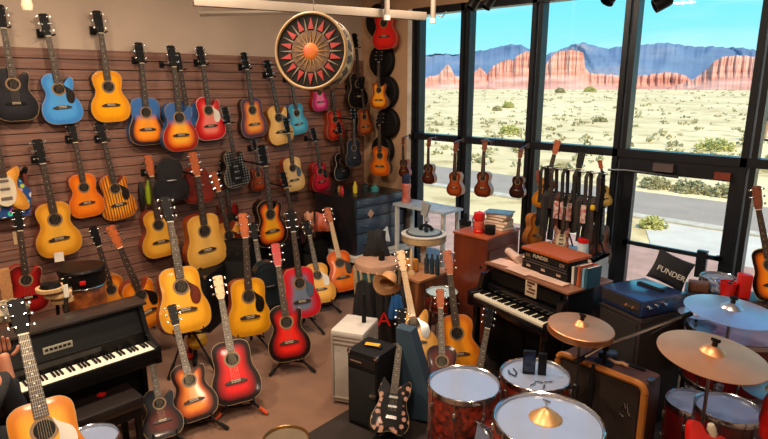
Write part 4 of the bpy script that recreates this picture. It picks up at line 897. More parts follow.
# amp stack in the back row
def amp(name, label, lo, hi, rz=0., grille=None, top=None, group=None, knobs=6, face='-y', feet=True):
    c = [(a+b_)/2 for a, b_ in zip(lo, hi)]; d_ = [b_-a for a, b_ in zip(lo, hi)]
    e = empty(name, label, 'amplifier', (c[0], c[1], lo[2]), rz=rz, group=group)
    MB().box((0, 0, d_[2]/2+.005), (d_[0], d_[1], d_[2]-.01), bev=.012).build('cabinet', top or TOLEX, e)
    MB().box((0, -d_[1]/2-.002, d_[2]*.42), (d_[0]*.9, .01, d_[2]*.7), bev=.003).build('grille', grille or mat('grille_black', '141313', .8, bump=.8, bscale=400), e)
    MB().box((0, -d_[1]/2-.002, d_[2]*.88), (d_[0]*.9, .008, d_[2]*.1)).build('control_panel', mat('panel_dark', '2a2a2c', .35, metal=.5), e)
    for i in range(knobs): MB().lathe([(0, 0), (.009, 0), (.008, .014), (0, .014)], 10, 0, Matrix.Translation((-d_[0]*.35+d_[0]*.7*i/max(1, knobs-1), -d_[1]/2-.005, d_[2]*.88)) @ Matrix.Rotation(PI/2, 4, 'X')).build('knob', BLACK if i % 2 else CHROME, e)
    for sx in (-1, 1):
        MB().box((sx*(d_[0]/2-.012), -d_[1]/2+.012, d_[2]-.012), (.032, .032, .032), bev=.008).build('corner_cap', CHROME if not group else BLACKM, e)
    MB().box((0, 0, d_[2]+.008), (.16, .03, .014), bev=.005).build('handle', BLACKM, e)
    return e
q = pz(305, 255, .55)
amp('guitar_amplifier', 'black amplifier behind the small natural guitar', (.10, 3.62, 0), (.50, 3.95, .70), rz=.25)
amp('guitar_amplifier', 'black amplifier between the orange guitar and the chest', (.12, 4.06, 0), (.52, 4.33, .60), rz=.1)
amp('guitar_amplifier', 'dark amplifier behind the crimson guitar', (.12, 3.0, 0), (.55, 3.45, .80), rz=.6)
amp('guitar_amplifier', 'dark amplifier low behind the dark green guitar', (.12, 2.45, 0), (.6, 2.9, .60), rz=.6)
# orange & red bags on the amp
q = pz(322, 225, .75)
for i, (uv, w_, h_, c_, lab, sd) in enumerate([((309, 219), .12, .16, 'd89878', 'peach coloured cloth bundle left of the orange one on the amplifier', 5), ((323, 222), .24, .22, 'd0541c', 'orange and pink cloth bundle on the amplifier', 8), ((338, 214), .16, .14, 'b8b0ac', 'grey white cloth end poking out beside the orange bundle', 11), ((299, 222), .13, .18, '4c2c20', 'dark brown bundle beside the peach coloured cloth', 12)]):
    c = px(uv[0], uv[1], .50); cloth('cloth_bundle', lab, 'cloth', Vector((c.x, c.y, c.z-h_*.5)), w_, h_, .12, mat('cb_'+c_, c_, .7, bump=.4, color2='d88c84' if i == 1 else None), sd, .02)
# ------------------------------------------------------------------ trunk, tall black amp, cases
e = empty('storage_chest', 'off white ribbed trunk behind the tall black speaker', 'trunk', (2.61, 2.84, 0), rz=math.radians(25))
TW = mat('trunk_white', 'b8aea4', .55, bump=.3, bscale=60, var=.08)
MB().box((0, 0, .30), (.25, .32, .56), bev=.02).build('trunk_body', TW, e); MB().box((0, 0, .60), (.27, .34, .05), bev=.015).build('lid', mat('trunk_lid', 'c8c0b8', .5, bump=.2), e)
for z in (.06, .52, .555): MB().box((0, 0, z), (.268, .338, .02), bev=.006).build('rib', mat('trunk_rib', '9a8c80', .5), e)
for sx in (-1, 1):
    for sy in (-1, 1): MB().box((sx*.123, sy*.158, .3), (.022, .022, .56), bev=.008).build('corner_strip', mat('trunk_rib', '9a8c80'), e)
o = MB().tube([(2.64, 2.91, .626), (2.64, 2.91, .86)], [.018, .014], 10).build('pole', BLACKM); tag(o, 'short black post standing on the white trunk', 'post')
e = amp('speaker_cabinet', 'tall black speaker with a yellow label on top', (2.96-.13, 2.69-.13, 0), (2.96+.13, 2.69+.13, .6), rz=math.radians(10), knobs=0)
MB().box((.0, .0, .6185), (.11, .045, .002), rz=.3).build('label_sticker', mat('sticker_yellow', 'd8a030', .5), e)
text('RHYTHM', .03, Matrix.Translation((-.03, -.1365, .535)) @ Matrix.Rotation(PI/2, 4, 'X'), CREAM, e) if False else MB().box((-.05, -.137, .53), (.10, .003, .012)).build('name_plate', CHROME, e)
MB().box((.10, -.14, .3), (.05, .02, .03), bev=.005).build('side_handle', CHROME, e)
# blue grey guitar case leaning
e = empty('guitar_case', 'blue grey upright guitar case behind the floral guitar', 'case', (0, 0, 0))
a_ = pz(425, 422, .02); 
R_ = Matrix.Translation((a_.x-.06, a_.y+.02, 0)) @ Matrix.Rotation(PSI-.5, 4, 'Z') @ Matrix.Rotation(-.12, 4, 'Y')
b = MB(); b.prism([(-.12, 0.03), (.12, .03), (.12, .25), (.02, .72), (-.10, .74), (-.12, .5)], -.05, .05, 0, R_); b.build('case_shell', mat('case_bluegrey', '3a4c5c', .45, var=.08), e)
b = MB(); 
for z in (.2, .5): b.box((-.122, 0, z), (.012, .03, .04), M=R_, bev=.003)
b.build('latch', CHROME, e)
# gig bags with the hat
for i, (u, v, z, w_, h_, lab, cc) in enumerate([(366, 338, .05, .26, .62, 'black gig bag standing left of the one with a red letter', '151416'), (384, 338, .05, .24, .60, 'black gig bag with a red letter on its front', '1a1718'), (403, 336, .05, .20, .56, 'dark gig bag nearest the maple necked guitar', '1c1a1e')]):
    c = pz(u, v, z); o = cloth('gig_bag', lab, 'bag', Vector((c.x, c.y, .01)), w_, h_, .14, mat('bag_'+cc, cc, .7, bump=.5, bscale=90), 20+i, .025, 'black gig bags standing in the middle')
    if i == 1:
        text('A', .20, Matrix.Translation(Vector((c.x, c.y, .28))) @ Matrix.Rotation(PSI, 4, 'Z') @ Matrix.Translation((0, -.10, 0)) @ Matrix.Rotation(PI/2, 4, 'X'), REDPL, o)
c = pz(387, 290, .66)
e = empty('sun_hat', 'tan floppy hat with a brown hollow on top of the gig bags', 'hat', M=Matrix.Translation(Vector((c.x, c.y, .72))) @ Matrix.Rotation(PSI, 4, 'Z') @ Matrix.Rotation(-1.0, 4, 'X') @ Matrix.Rotation(.3, 4, 'Y') @ Matrix.Scale(.85, 4))
MB().lathe([(.085, .0), (.088, .07), (.07, .12), (.03, .14), (0, .14)], 28).build('crown', mat('hat_tan', 'c89464', .8, bump=.4, bscale=120), e)
b = MB(); n = 36; vs = []; fs = []
for j, (r_) in enumerate((.082, .12, .155, .152, .118, .080)):
    for k in range(n):
        a = 2*PI*k/n; vs.append((r_*math.cos(a), r_*math.sin(a), (.0 if j < 3 else -.005)+.035*(r_-.08)/.08*math.sin(2*a+.5)-.02*(r_-.08)/.08))
for j in range(5):
    for k in range(n): fs.append((j*n+k, j*n+(k+1) % n, (j+1)*n+(k+1) % n, (j+1)*n+k))
for k in range(n): fs.append((5*n+k, 5*n+(k+1) % n, (k+1) % n, k))
b.add(vs, fs); b.build('brim', mat('hat_tan', 'c89464'), e)
c = pz(398, 296, .62); cloth('blue_cloth', 'blue cloth hanging beside the tan hat', 'cloth', Vector((c.x+.02, c.y-.04, .42)), .14, .22, .06, mat('cloth_blue', '1e5c9c', .7, bump=.4), 31, .015)
# ------------------------------------------------------------------ amplifier stack on the right with cushion
A2 = pz(602, 285, 1.0); B2 = pz(643, 302, 1.0); a2 = math.atan2(B2.y-A2.y, B2.x-A2.x); W2 = (B2-A2).length
def lm(o, a): return Matrix.Translation(Vector((o.x, o.y, 0))) @ Matrix.Rotation(a, 4, 'Z')
M2 = lm(A2, a2)
e = empty('amplifier_head', 'black amplifier head with a blue sheen under the cushion', 'amplifier', M=M2 @ Matrix.Translation((0, 0, .875)))
MB().b2((0, 0, .005), (W2, .43, .125), bev=.01).build('head_case', mat('amp_sky_sheen', '203258', .22, coat=.4), e)  # black case; the blue sky sheen is put into its base colour
MB().b2((.015, -.006, .03), (W2-.015, .004, .11)).build('front_grille', mat('grille_brown', '1e1614', .7, bump=.6, bscale=300), e)
for i in range(4): MB().lathe([(0, 0), (.01, 0), (.008, .014), (0, .014)], 10, 0, Matrix.Translation((W2-.13+.03*i, -.006, .06)) @ Matrix.Rotation(PI/2, 4, 'X')).build('knob', CHROME if i % 2 else BRASS, e)
for y in (.05, .13, .21): MB().lathe([(0, 0), (.013, 0), (.012, .02), (0, .02)], 12, 0, Matrix.Translation((W2, y, .08)) @ Matrix.Rotation(PI/2, 4, 'Y')).build('side_knob', CHROME, e)
MB().b2((.08, .26, .125), (W2-.08, .30, .14), bev=.005).build('handle', BLACKM, e)
e = empty('speaker_cabinet', 'tall dark brown speaker cabinet under the amplifier head', 'amplifier', M=M2)
MB().b2((.0, 0, .005), (W2+.005, .44, .87), bev=.012).build('cabinet', mat('tolex_brown', '20140f', .6, bump=.5, bscale=250), e)
MB().b2((.025, -.008, .04), (W2-.025, .004, .83)).build('grille', mat('grille_brown', '1e1614'), e)
MB().b2((W2/2-.09, -.012, .69), (W2/2-.02, -.004, .705)).build('name_plate', CHROME, e)
MB().b2((-.004, -.004, .845), (W2+.009, .1, .857)).build('trim_strip', STEEL, e)
# cushion
cc = pz(668, 285, 1.0)
def cushion(M, w_, h_, d__, m, parent):
    n = 18; vs = []; fs = []
    for s_ in (-1, 1):
        for i in range(n):
            for j in range(n):
                u = 2*i/(n-1)-1; v = 2*j/(n-1)-1; k = (1-abs(u)**2.6)*(1-abs(v)**2.6); e_ = 1-.09*(1-abs(u)**2)*abs(v)-.0; f_ = 1-.09*(1-abs(v)**2)*abs(u)
                vs.append((u*w_/2*f_, s_*d__/2*max(k, 0)**.5, v*h_/2*e_))
    for s_ in (0, 1):
        o_ = s_*n*n
        for i in range(n-1):
            for j in range(n-1): fs.append((o_+i*n+j, o_+(i+1)*n+j, o_+(i+1)*n+j+1, o_+i*n+j+1))
    return MB().add(vs, fs).build('cushion_cover', m, parent)
McC = Matrix.Translation(cc+Vector((0, .02, .11))) @ Matrix.Rotation(PSI-.2, 4, 'Z') @ Matrix.Rotation(-.35, 4, 'X') @ Matrix.Rotation(.42, 4, 'Y')
e = empty('cushion', 'black square cushion with white lettering on the amplifier head', 'cushion', M=McC)
cushion(None, .27, .235, .11, mat('cushion_black', '17181f', .85, bump=.5, bscale=300), e)
text('FUNDER', .054, Matrix.Translation((.0, -.057, -.03)) @ Matrix.Rotation(PI/2, 4, 'X'), mat('lettering_white', 'c8c4bc', .7), e, ext=.004)
# ------------------------------------------------------------------ tan trimmed suitcase amplifier in front
A3 = pz(559, 352, .69); B3 = pz(646, 386, .69); a3 = math.atan2(B3.y-A3.y, B3.x-A3.x); W3 = (B3-A3).length; M3 = lm(A3, a3)
e = empty('suitcase_amplifier', 'brown suitcase style amplifier with rounded tan piping', 'amplifier', M=M3)
MB().b2((0, .0, .02), (W3, .24, .69), bev=.045).build('cabinet', mat('suitcase_brown', '4c3028', .5, bump=.4, bscale=200), e)
TAN = mat('tan_piping', 'b06a2c', .4, coat=.3, var=.15)
r_ = .05; P = [(r_, .04)]; P = []
for cx_, cz_, a0 in ((W3-r_, .69-r_, 0), (r_, .69-r_, PI/2), (r_, .02+r_, PI), (W3-r_, .02+r_, 1.5*PI)):
    for k in range(5): t = a0+PI/2*k/4; P.append((cx_+r_*math.cos(t), -.004, cz_+r_*math.sin(t)))
P.append(P[0]); MB().tube(P, .023, 8, cap=False).build('piping', TAN, e)
MB().b2((.03, -.010, .05), (W3-.03, .0, .66), bev=.004).build('grille', mat('suitcase_grille', '2c1c12', .8, bump=.9, bscale=350, var=.3, vscale=200), e)
MB().b2((W3*.62, .16, .69), (W3*.85, .19, .705), bev=.006).build('handle', BLACKM, e)
b = MB(); cxx = W3-.10; b.tube([(cxx-.03, -.014, .50), (cxx-.01, -.014, .53), (cxx, -.014, .50), (cxx-.02, -.014, .47), (cxx-.035, -.014, .45), (cxx-.01, -.014, .44)], .004, 6); b.tube([(cxx+.005, -.014, .54), (cxx+.015, -.014, .48), (cxx+.03, -.014, .46)], .004, 6); b.build('script_emblem', CHROME, e)
for x in (.01, W3-.01): MB().box((x, .1, .03), (.03, .05, .05), bev=.01).build('foot', CHROME, e)
MB().b2((W3-.03, .06, .692), (W3+.005, .12, .702), bev=.004).build('corner_plate', STEEL, e)
q = M3 @ Vector((W3*.42, .18, .692)); 
e = empty('effects_pedal', 'small blue grey pedal on the tan trimmed amplifier', 'pedal', q, rz=a3+.6); MB().box((0, 0, .022), (.12, .075, .035), bev=.01).build('pedal_body', mat('pedal_blue', '34465c', .35), e); MB().lathe([(0, .04), (.012, .04), (.012, .05), (0, .05)], 12).build('switch', CHROME, e)
o = MB().tube([q+Vector((.03, -.05, .01)), q+Vector((.08, -.07, .012)), q+Vector((.12, -.05, .012)), q+Vector((.16, -.06, .01))], .012, 8).build('cable_plug', mat('tan_cable', 'b88868', .6)); tag(o, 'short tan cable beside the blue grey pedal', 'cable')
# microphone boom stand
def seg(b, p, q, r_, m=0): b.tube([p, q], r_, 8, m)
m0 = M3 @ Vector((W3*.48, .07, .82)); dm = (m0-CAM).xy.length; m1 = pd(690, 314, dm+.30); m2 = pd(575, 362, dm-.10)
e = empty('microphone_stand', 'long boom microphone stand reaching over the tan trimmed amplifier', 'microphone stand', (0, 0, 0))
MB().tube([m2, m0, m1], .011, 8).build('boom', CHROME, e)
MB().tube([m1+(m0-m1)*.10, m1+(m1-m0)*.02], .017, 10).build('counterweight', BLACKM, e)
MB().box(m0, (.045, .045, .06), rz=.4, bev=.012).build('clutch', BLACK, e)
MB().tube([m2+(m0-m2).normalized()*.07, m2], [.012, .019], 12).build('microphone', BLACKM, e)
MB().tube([m0, Vector((m0.x, m0.y, .70))], .012, 8).build('pole', BLACKM, e)
MB().lathe([(0, .692), (.06, .692), (.06, .702), (.02, .712), (0, .712)], 24, 0, Matrix.Translation((m0.x, m0.y, 0))).build('base', BLACKM, e)
ms = M3 @ Vector((W3*.46, -.045, 0)); o = MB().tube([Vector((ms.x, ms.y, .72)), Vector((ms.x, ms.y, .60)), Vector((ms.x, ms.y, .42))], [.010, .020, .017], 8).build('cable_bag', BLACKM); tag(o, 'black rolled strap hanging down the front of the tan trimmed amplifier', 'strap')
s1 = pd(690, 313, (m1-CAM).xy.length); s0 = pd(652, 334, (m1-CAM).xy.length-.02)
e = empty('drumstick', 'slim black rod ending at the boom tip above the drums', 'rod'); MB().tube([s0, s1], [.006, .012], 8).build('shaft', BLACKM, e)
# ------------------------------------------------------------------ clutter behind the left piano
q = px(84, 290, 1.15)
e = empty('bongo_drum', 'dark drum with a red mark over an orange drum, behind the left piano', 'drum', (q.x, q.y, .76))
k_ = .155
MB().lathe([(.10, 0), (.15, .03), (.155, .16), (.145, .2)], 36).build('lower_shell', mat('orange_shell', 'b4622c', .4, coat=.4, color2='5c2c14', vscale=8), e)
MB().lathe([(.15, .2), (.158, .21), (.158, .30), (.15, .31)], 36).build('upper_shell', BLACK, e)
MB().lathe([(.15, .31), (.165, .31), (.168, .33), (.16, .345), (0, .345)], 36).build('drum_head', BLACK, e)
MB().box((.155, -.05, .26), (.02, .04, .03), rz=-.3, bev=.004).build('red_mark', REDPL, e)
MB().torus(.158, .006, .205).build('hoop', CHROME, e)
for k in range(3): a = 2*PI*k/3; MB().tube([(.1*math.cos(a), .1*math.sin(a), .02), (.16*math.cos(a), .16*math.sin(a), -.75)], .012, 6).build('leg', BLACKM, e)
q = px(62, 300, 1.35)
e = empty('wood_round', 'stacked pale wooden discs beside the dark drum behind the piano', 'wood discs', (q.x, q.y, .86))
for i, (z, r_, dx) in enumerate([(.0, .075, 0), (.05, .09, -.02), (.10, .095, -.06)]): MB().lathe([(0, 0), (r_, 0), (r_, .022), (0, .022)], 28, 0, Matrix.Translation((0, dx, z+.08))).build('disc', MAPLE, e)
MB().lathe([(0, .20), (.07, .20), (.06, .23), (0, .24)], 20, 0, Matrix.Translation((0, -.06, 0))).build('black_cap', BLACK, e)
for k in range(3): a = 2*PI*k/3; MB().tube([(.03*math.cos(a), .03*math.sin(a), .1), (.09*math.cos(a), .09*math.sin(a), -.85)], .012, 6).build('leg', BLACKM, e)
g_small = guitar('small dark red guitar with a white tag on its neck, behind the left piano', px(66, 276, 1.55), px(66, 350, 1.50), top_mat('9c2024', '8c181c', '5c0c10'), kind='electric', side=REDW, plate=CREAM, name='electric_guitar', group='guitars behind the left piano', pegs=4)
bpy.context.view_layer.update(); tall_stand('thin stand behind the small dark red guitar with a white tag', g_small)
q = px(66, 291, 1.56); o = MB().box(q, (.006, .03, .09)).build('price_tag', PAPER); as_part(o, g_small)
q = px(59, 257, .19); o = MB().box(q, (.004, .075, .085), rz=-.1).build('price_tag', PAPER); as_part(o, g_tag)
q = px(15, 238, .30); o = MB().box(q, (.004, .025, .11)).build('price_tag', mat('tag_tan', 'b89870', .7)); as_part(o, g_red)
q = px(10, 312, 1.3); e = empty('decorated_skull', 'white and black painted ornament behind the piano at the left edge', 'ornament', (q.x, q.y, q.z-.06))
MB().lathe([(0, 0), (.06, .0), (.11, .03), (.12, .08), (.08, .13), (0, .14)], 24).build('ornament_body', mat('orn_white', 'c8b898', .5, color2='1c1614', vscale=22), e)
MB().tube([(0, 0, 0), (0, 0, -q.z+.07)], .02, 8).build('post', BLACKM, e)
q = px(4, 276, .7); o = MB().box((q.x, q.y, q.z/2+.03), (.03, .08, q.z+.06), bev=.01).build('wooden_post', GOLDW); tag(o, 'pale wooden board standing at the far left behind the piano', 'board')
# colourful printed bag under the angular guitar
q = px(10, 198, .16); e = empty('printed_gig_bag', 'gig bag printed in blue, red and cream below the angular guitar', 'bag', M=Matrix.Translation((.12, q.y, q.z-.16)))
b = MB(); b.prism([(-.13, 0), (.13, 0), (.16, .2), (.08, .32), (-.14, .34)], -.05, .05, 0, Matrix.Rotation(PI/2, 4, 'Z')); b.build('bag_body', top_mat('2c4c84', '28447c', '203868', style='print'), e)
q = px(25, 176, .12); e = empty('padded_neck_hook', 'dark hook with a red brown leather strip left of the natural guitar', 'hook', (.035, q.y, q.z-.10))
MB().tube([(0, 0, .12), (.07, 0, .13), (.10, .01, .17)], [.02, .022, .02], 8).build('hook_arm', BLACKM, e)
MB().tube([(.07, 0, .12), (.075, 0, .0), (.06, -.01, -.12)], [.022, .018, .02], 8).build('leather_strip', mat('leather_red', '6c2c1c', .6), e)
# accessories mid wall
for (u0, v0, u1, v1, c_, lab, cat_) in [(140, 182, 143, 208, '161414', 'black strap pouch left of the lime one on the slats', 'pouch'), (148, 180, 149, 204, '8ca01c', 'lime green banana shaped shaker on the slatted wall', 'shaker')]:
    T = px(u0, v0, .07); B = px(u1, v1, .07); o = MB().tube([B, B+(T-B)*.3, B+(T-B)*.7, T], [.02, .034, .03, .012], 10).build(cat_, mat('acc_'+c_, c_, .45, coat=.3)); tag(o, lab, cat_)
# black guitar shaped case and red plain one on wall
T = px(169, 158, .16); B = px(171, 200, .16)
def caseshape(label, T, B, m, wid=.42):
    up = (T-B); L = up.length; e = empty('shaped_case', label, 'case', M=Matrix.Translation(B) @ Matrix.Rotation(math.radians(78), 4, 'Z'))
    P = catmull([(0, 0), (.3, .02), (.42, .22), (.36, .45), (.27, .58), (.30, .74), (.22, .92), (.0, 1.0), (-.22, .92), (-.30, .74), (-.27, .58), (-.36, .45), (-.42, .22), (-.3, .02)], 4)
    b = MB(); b.prism([(p.x*L, p.y*L) for p in P], -.06, .05); b.prism([(p.x*L*.85, (p.y*.85+.07)*L) for p in P], -.075, -.06); b.build('case_shell', m, e)
    MB().tube([(-.05, -.08, L*.5), (-.04, -.095, L*.5), (.04, -.095, L*.5), (.05, -.08, L*.5)], .007, 6).build('handle', STEEL, e); return e
caseshape('glossy black guitar shaped case on the slatted wall', T, B, mat('case_gloss', '191d22', .25, coat=.5))
caseshape('dark case with a deep red front behind the blond guitar neck', px(195, 166, .15), px(198, 202, .15), mat('case_red', '7c2418', .4, coat=.3))
caseshape('greenish black case on the floor behind the golden yellow guitar', px(262, 262, .95), px(268, 306, .95), mat('case_green', '18262c', .35, coat=.3))
# small toy like tuner things by the stands
q = pz(197, 343, .18); e = empty('balloon_toy', 'yellow rounded toy bag with red and blue trim between the stands', 'toy bag', (q.x, q.y, 0))
MB().lathe([(0, .14), (.06, .145), (.09, .19), (.085, .25), (.04, .29), (0, .295)], 24).build('toy_body', mat('toy_yellow', 'd8a82c', .5, color2='c89020', vscale=10), e)
MB().tube([(-.08, -.02, .14), (-.10, -.03, .06), (-.04, -.05, .03)], .025, 8).build('red_limb', REDPL, e); MB().tube([(.02, -.03, .14), (.03, -.05, .05), (.07, -.07, .012)], .02, 8).build('dark_limb', BLACKM, e)
# ------------------------------------------------------------------ hanging sun drum, beam, pipes, track lights
c = px(315, 53, 2.55); Rr = .158
to = (CAM-c); yaw = math.atan2(to.y, to.x)-.35
M_ = Matrix.Translation(c) @ Matrix.Rotation(yaw, 4, 'Z') @ Matrix.Rotation(PI/2-.10, 4, 'Y')
dist = (c-CAM).length; Rr = 35.5*dist/F/1.0*.985
e = empty('sun_drum', 'big round frame drum painted with a red and gold sun, hanging from the beam', 'drum', M=M_)
TH = .085
MB().lathe([(Rr*.985, -TH), (Rr, -TH+.01), (Rr*1.0, TH-.01), (Rr*.985, TH)], 64).build('drum_side', mat('side_cream', 'c8b48c', .6, color2='5c4430', vscale=14), e)
MB().lathe([(0, TH-.004), (Rr*.95, TH-.004), (Rr*.97, TH)], 64).build('drum_face', mat('face_dark', '0c0a09', .6, color2='1e1712', vscale=24, spec=.15), e)
MB().torus(Rr*.985, .010, TH, 64).build('hoop', mat('hoop_tan', '9a7c54', .5), e); MB().torus(Rr*.985, .010, -TH, 64).build('hoop', mat('hoop_tan', '9a7c54'), e)
def star(r0, r1, n, z, m, name, parent, w_=.5, off=0.):
    for k in range(n):
        a = 2*PI*k/n+off; hw = PI/n*w_
        P_ = [(r0*math.cos(a-hw), r0*math.sin(a-hw), z), (r1*math.cos(a), r1*math.sin(a), z), (r0*math.cos(a+hw), r0*math.sin(a+hw), z)]
        P2 = [(p[0], p[1], z+.003) for p in P_]
        MB().add(P_+P2, [(0, 1, 2), (5, 4, 3), (0, 3, 4, 1), (1, 4, 5, 2), (2, 5, 3, 0)]).build(name, m, parent, False)
star(Rr*.58, Rr*.88, 14, TH-.003, mat('sun_red', '94201a', .5), 'red_ray', e, .62)
star(Rr*.54, Rr*.90, 14, TH-.004, mat('sun_white', '6c6450', .5), 'cream_ray', e, .22, PI/14)
MB().lathe([(0, TH-.001), (Rr*.54, TH-.001), (Rr*.54, TH)], 56).build('inner_disc', mat('sun_brown', '3c2618', .5, color2='6c4a28', vscale=26), e)
star(Rr*.22, Rr*.52, 20, TH, mat('sun_gold', '9c7034', .4), 'gold_ray', e, .42)
MB().lathe([(0, TH+.006), (Rr*.12, TH+.006), (Rr*.19, TH+.003), (Rr*.22, TH)], 40).build('sun_face', mat('sun_orange', 'd07c28', .4, color2='a02c18', vscale=9), e)
tuneblk = mat('side_mark', '3c2a1c', .6)
for k in range(18):
    a = 2*PI*k/18; MB().box((Rr*1.004, 0, 0), (.006, .05, .07), M=Matrix.Rotation(a, 4, 'Z') @ Matrix.Rotation(.3*(-1)**k, 4, 'X')).build('side_mark', tuneblk, e)
# beam
b0 = pz(200, 2, 3.05); b1 = pz(425, 17, 3.05)
BM = mat('beam_paint', '8c8074', .6, var=.05)
L_ = (b1-b0); ab = math.atan2(L_.y, L_.x)
st = b0-L_.normalized()*.05
en = b1
e = empty('ceiling_beam', 'pale suspended beam crossing above the sun drum', 'beam', M=Matrix.Translation(st) @ Matrix.Rotation(ab, 4, 'Z'))
ll = (en-st).length
MB().b2((0, -.03, -.03), (ll, .03, .04), bev=.004).build('beam_bar', BM, e)
for x in (.25, ll-.4): MB().tube([(x, 0, .03), (x, 0, ZC-3.05)], .004, 6).build('hanger_wire', STEEL, e)
p0 = pz(200, 14, 3.05); p1 = pz(300, 12, 3.07)
e = empty('ceiling_beam', 'shorter pale bar under the left end of the suspended beam', 'beam', (0, 0, 0)); MB().tube([p0+Vector((0, 0, 0)), p1], .022, 4).build('beam_bar', BM, e); MB().tube([p0, Vector((p0.x, p0.y, ZC))], .003, 4).build('hanger_wire', STEEL, e)
for (u, v, lab, rr) in [(387, 19, 'white pipe end hanging before the scarlet guitar', .024), (433, 22, 'white pipe end hanging near the window jamb', .024)]:
    q = pz(u, v, 3.0); e = empty('ceiling_pipe', lab, 'pipe', q, group='white pipes dropping from the ceiling'); MB().tube([(0, 0, 0), (0, 0, ZC-3.0)], rr, 12).build('pipe_tube', BM, e); MB().tube([(0, 0, -.01), (0, 0, .03)], rr*1.2, 12).build('end_cap', WHITEP, e)
w0 = py(415, 19, 4.9); o = MB().tube([en, en+Vector((.10, .02, .02)), en+Vector((.16, .05, -.01)), en+Vector((.22, .03, .03))], .006, 6).build('cable', mat('cable_grey', '6c7478', .5)); tag(o, 'thin grey wire at the end of the suspended beam', 'wire')
o = MB().tube([c+Vector((0, 0, Rr*.98)), Vector((c.x, c.y, ZC))], .003, 5).build('hanging_wire', STEEL); tag(o, 'thin wire carrying the round sun drum', 'wire')
def track(u, v, y, lab, tx=.3, s_=1.):
    q = py(u, v, y); e = empty('track_light', lab, 'lamp', q, group='black track lights near the window')
    R_ = Matrix.Rotation(tx, 4, 'Y') @ Matrix.Rotation(-.5, 4, 'X')
    MB().lathe([(0, .07), (.045, .07), (.05, .05), (.052, -.05), (.046, -.05), (.04, 0), (0, .0)], 24, 0, R_ @ Matrix.Scale(s_, 4)).build('lamp_head', BLACK, e); MB().tube([(0, 0, .05), (0, 0, ZC-q.z)], .008, 6).build('stem', BLACK, e)
    return e
track(473, 4, 4.9, 'black track light left of its pair over the second bay'); track(488, 3, 4.9, 'black track light right of its pair over the second bay'); track(610, -3, 4.6, 'black track light at the top edge over the third mullion'); track(661, 3, 4.6, 'tilted black track light over the door bay', 1.0)
q = pz(27, 5, 3.0); e = empty('bulb_lamp', 'pale round bulb at the top left above the black guitar', 'lamp', q); MB().lathe([(0, -.04), (.03, -.035), (.038, 0), (.03, .04), (.02, .07), (0, .07)], 20).build('bulb', mat('bulb', 'e8c8a0', .3, emit=.6), e); MB().tube([(0, 0, .06), (0, 0, ZC-3.0)], .012, 6).build('socket', BLACKM, e)
# ------------------------------------------------------------------ rug
o = MB().b2((0, 0, 0.001), (3.2, 3.6, .008)).build('rug', mat('rug_dark', '2c221e', .95, bump=.5, bscale=300), smooth=False)
r0 = pz(352, 408, 0); r1 = pz(300, 439, 0); ar = math.atan2(r0.y-r1.y, r0.x-r1.x)
o.matrix_world = Matrix.Translation(r1) @ Matrix.Rotation(ar, 4, 'Z') @ Matrix.Translation((-.9, -3.6, 0)); tag(o, 'dark rug under the drums and the tall black speaker', 'rug')
# ------------------------------------------------------------------ outside: ground, road, desert, rocks
GZ = -.12
def ground_mat():
    m = bpy.data.materials.new('desert_sand'); m.use_nodes = True; nt = m.node_tree; N = nt.nodes; L = nt.links; p = N['Principled BSDF']; p.inputs['Roughness'].default_value = .95
    tc = N.new('ShaderNodeTexCoord'); n1 = N.new('ShaderNodeTexNoise'); n1.inputs['Scale'].default_value = .05; n1.inputs['Detail'].default_value = 8; n1.inputs['Roughness'].default_value = .65
    n2 = N.new('ShaderNodeTexNoise'); n2.inputs['Scale'].default_value = .7; n2.inputs['Detail'].default_value = 5
    L.new(tc.outputs['Object'], n1.inputs[0]); L.new(tc.outputs['Object'], n2.inputs[0])
    r = N.new('ShaderNodeValToRGB'); e = r.color_ramp.elements; e[0].position = .40; e[0].color = hexc('d6bf8c'); e[1].position = .58; e[1].color = hexc('f2dcaa'); L.new(n1.outputs[0], r.inputs[0])
    r2 = N.new('ShaderNodeValToRGB'); e = r2.color_ramp.elements; e[0].position = .33; e[0].color = hexc('b8ac7c'); e[1].position = .46; e[1].color = (1, 1, 1, 1); L.new(n2.outputs[0], r2.inputs[0])
    mx = N.new('ShaderNodeMix'); mx.data_type = 'RGBA'; mx.blend_type = 'MULTIPLY'; mx.inputs[0].default_value = .7; L.new(r.outputs[0], mx.inputs[6]); L.new(r2.outputs[0], mx.inputs[7]); L.new(mx.outputs[2], p.inputs['Base Color']); return m
def near_y(p): return p
struct('ground', MB().b2((-4000, 5.6, GZ-.3), (4000, 6000, GZ)), ground_mat())
struct('brick_walk', MB().b2((-6, 5.6, GZ), (30, 9.3, GZ+.01)), mat('brick_paving', 'b08c7c', .9, var=.15, vscale=4))
struct('concrete_walk', MB().add([(2.6, 9.3, GZ+.012), (30, 9.3, GZ+.012), (30, 11.3, GZ+.012), (1.7, 11.3, GZ+.012), (2.6, 9.3, GZ-.01), (30, 9.3, GZ-.01), (30, 11.3, GZ-.01), (1.7, 11.3, GZ-.01)], [(0, 1, 2, 3), (7, 6, 5, 4), (0, 4, 5, 1), (3, 2, 6, 7), (0, 3, 7, 4), (1, 5, 6, 2)]), mat('concrete', 'd0c8b8', .9, var=.08, vscale=2))
struct('road', MB().b2((-60, 11.6, GZ), (60, 14.3, GZ+.01)), mat('asphalt', 'a39484', .9, var=.06, vscale=1.5))
struct('curb', MB().b2((-60, 11.3, GZ), (60, 11.6, GZ+.05)), mat('curb_stone', 'c8bda8', .9))
rnd = random.Random(5)
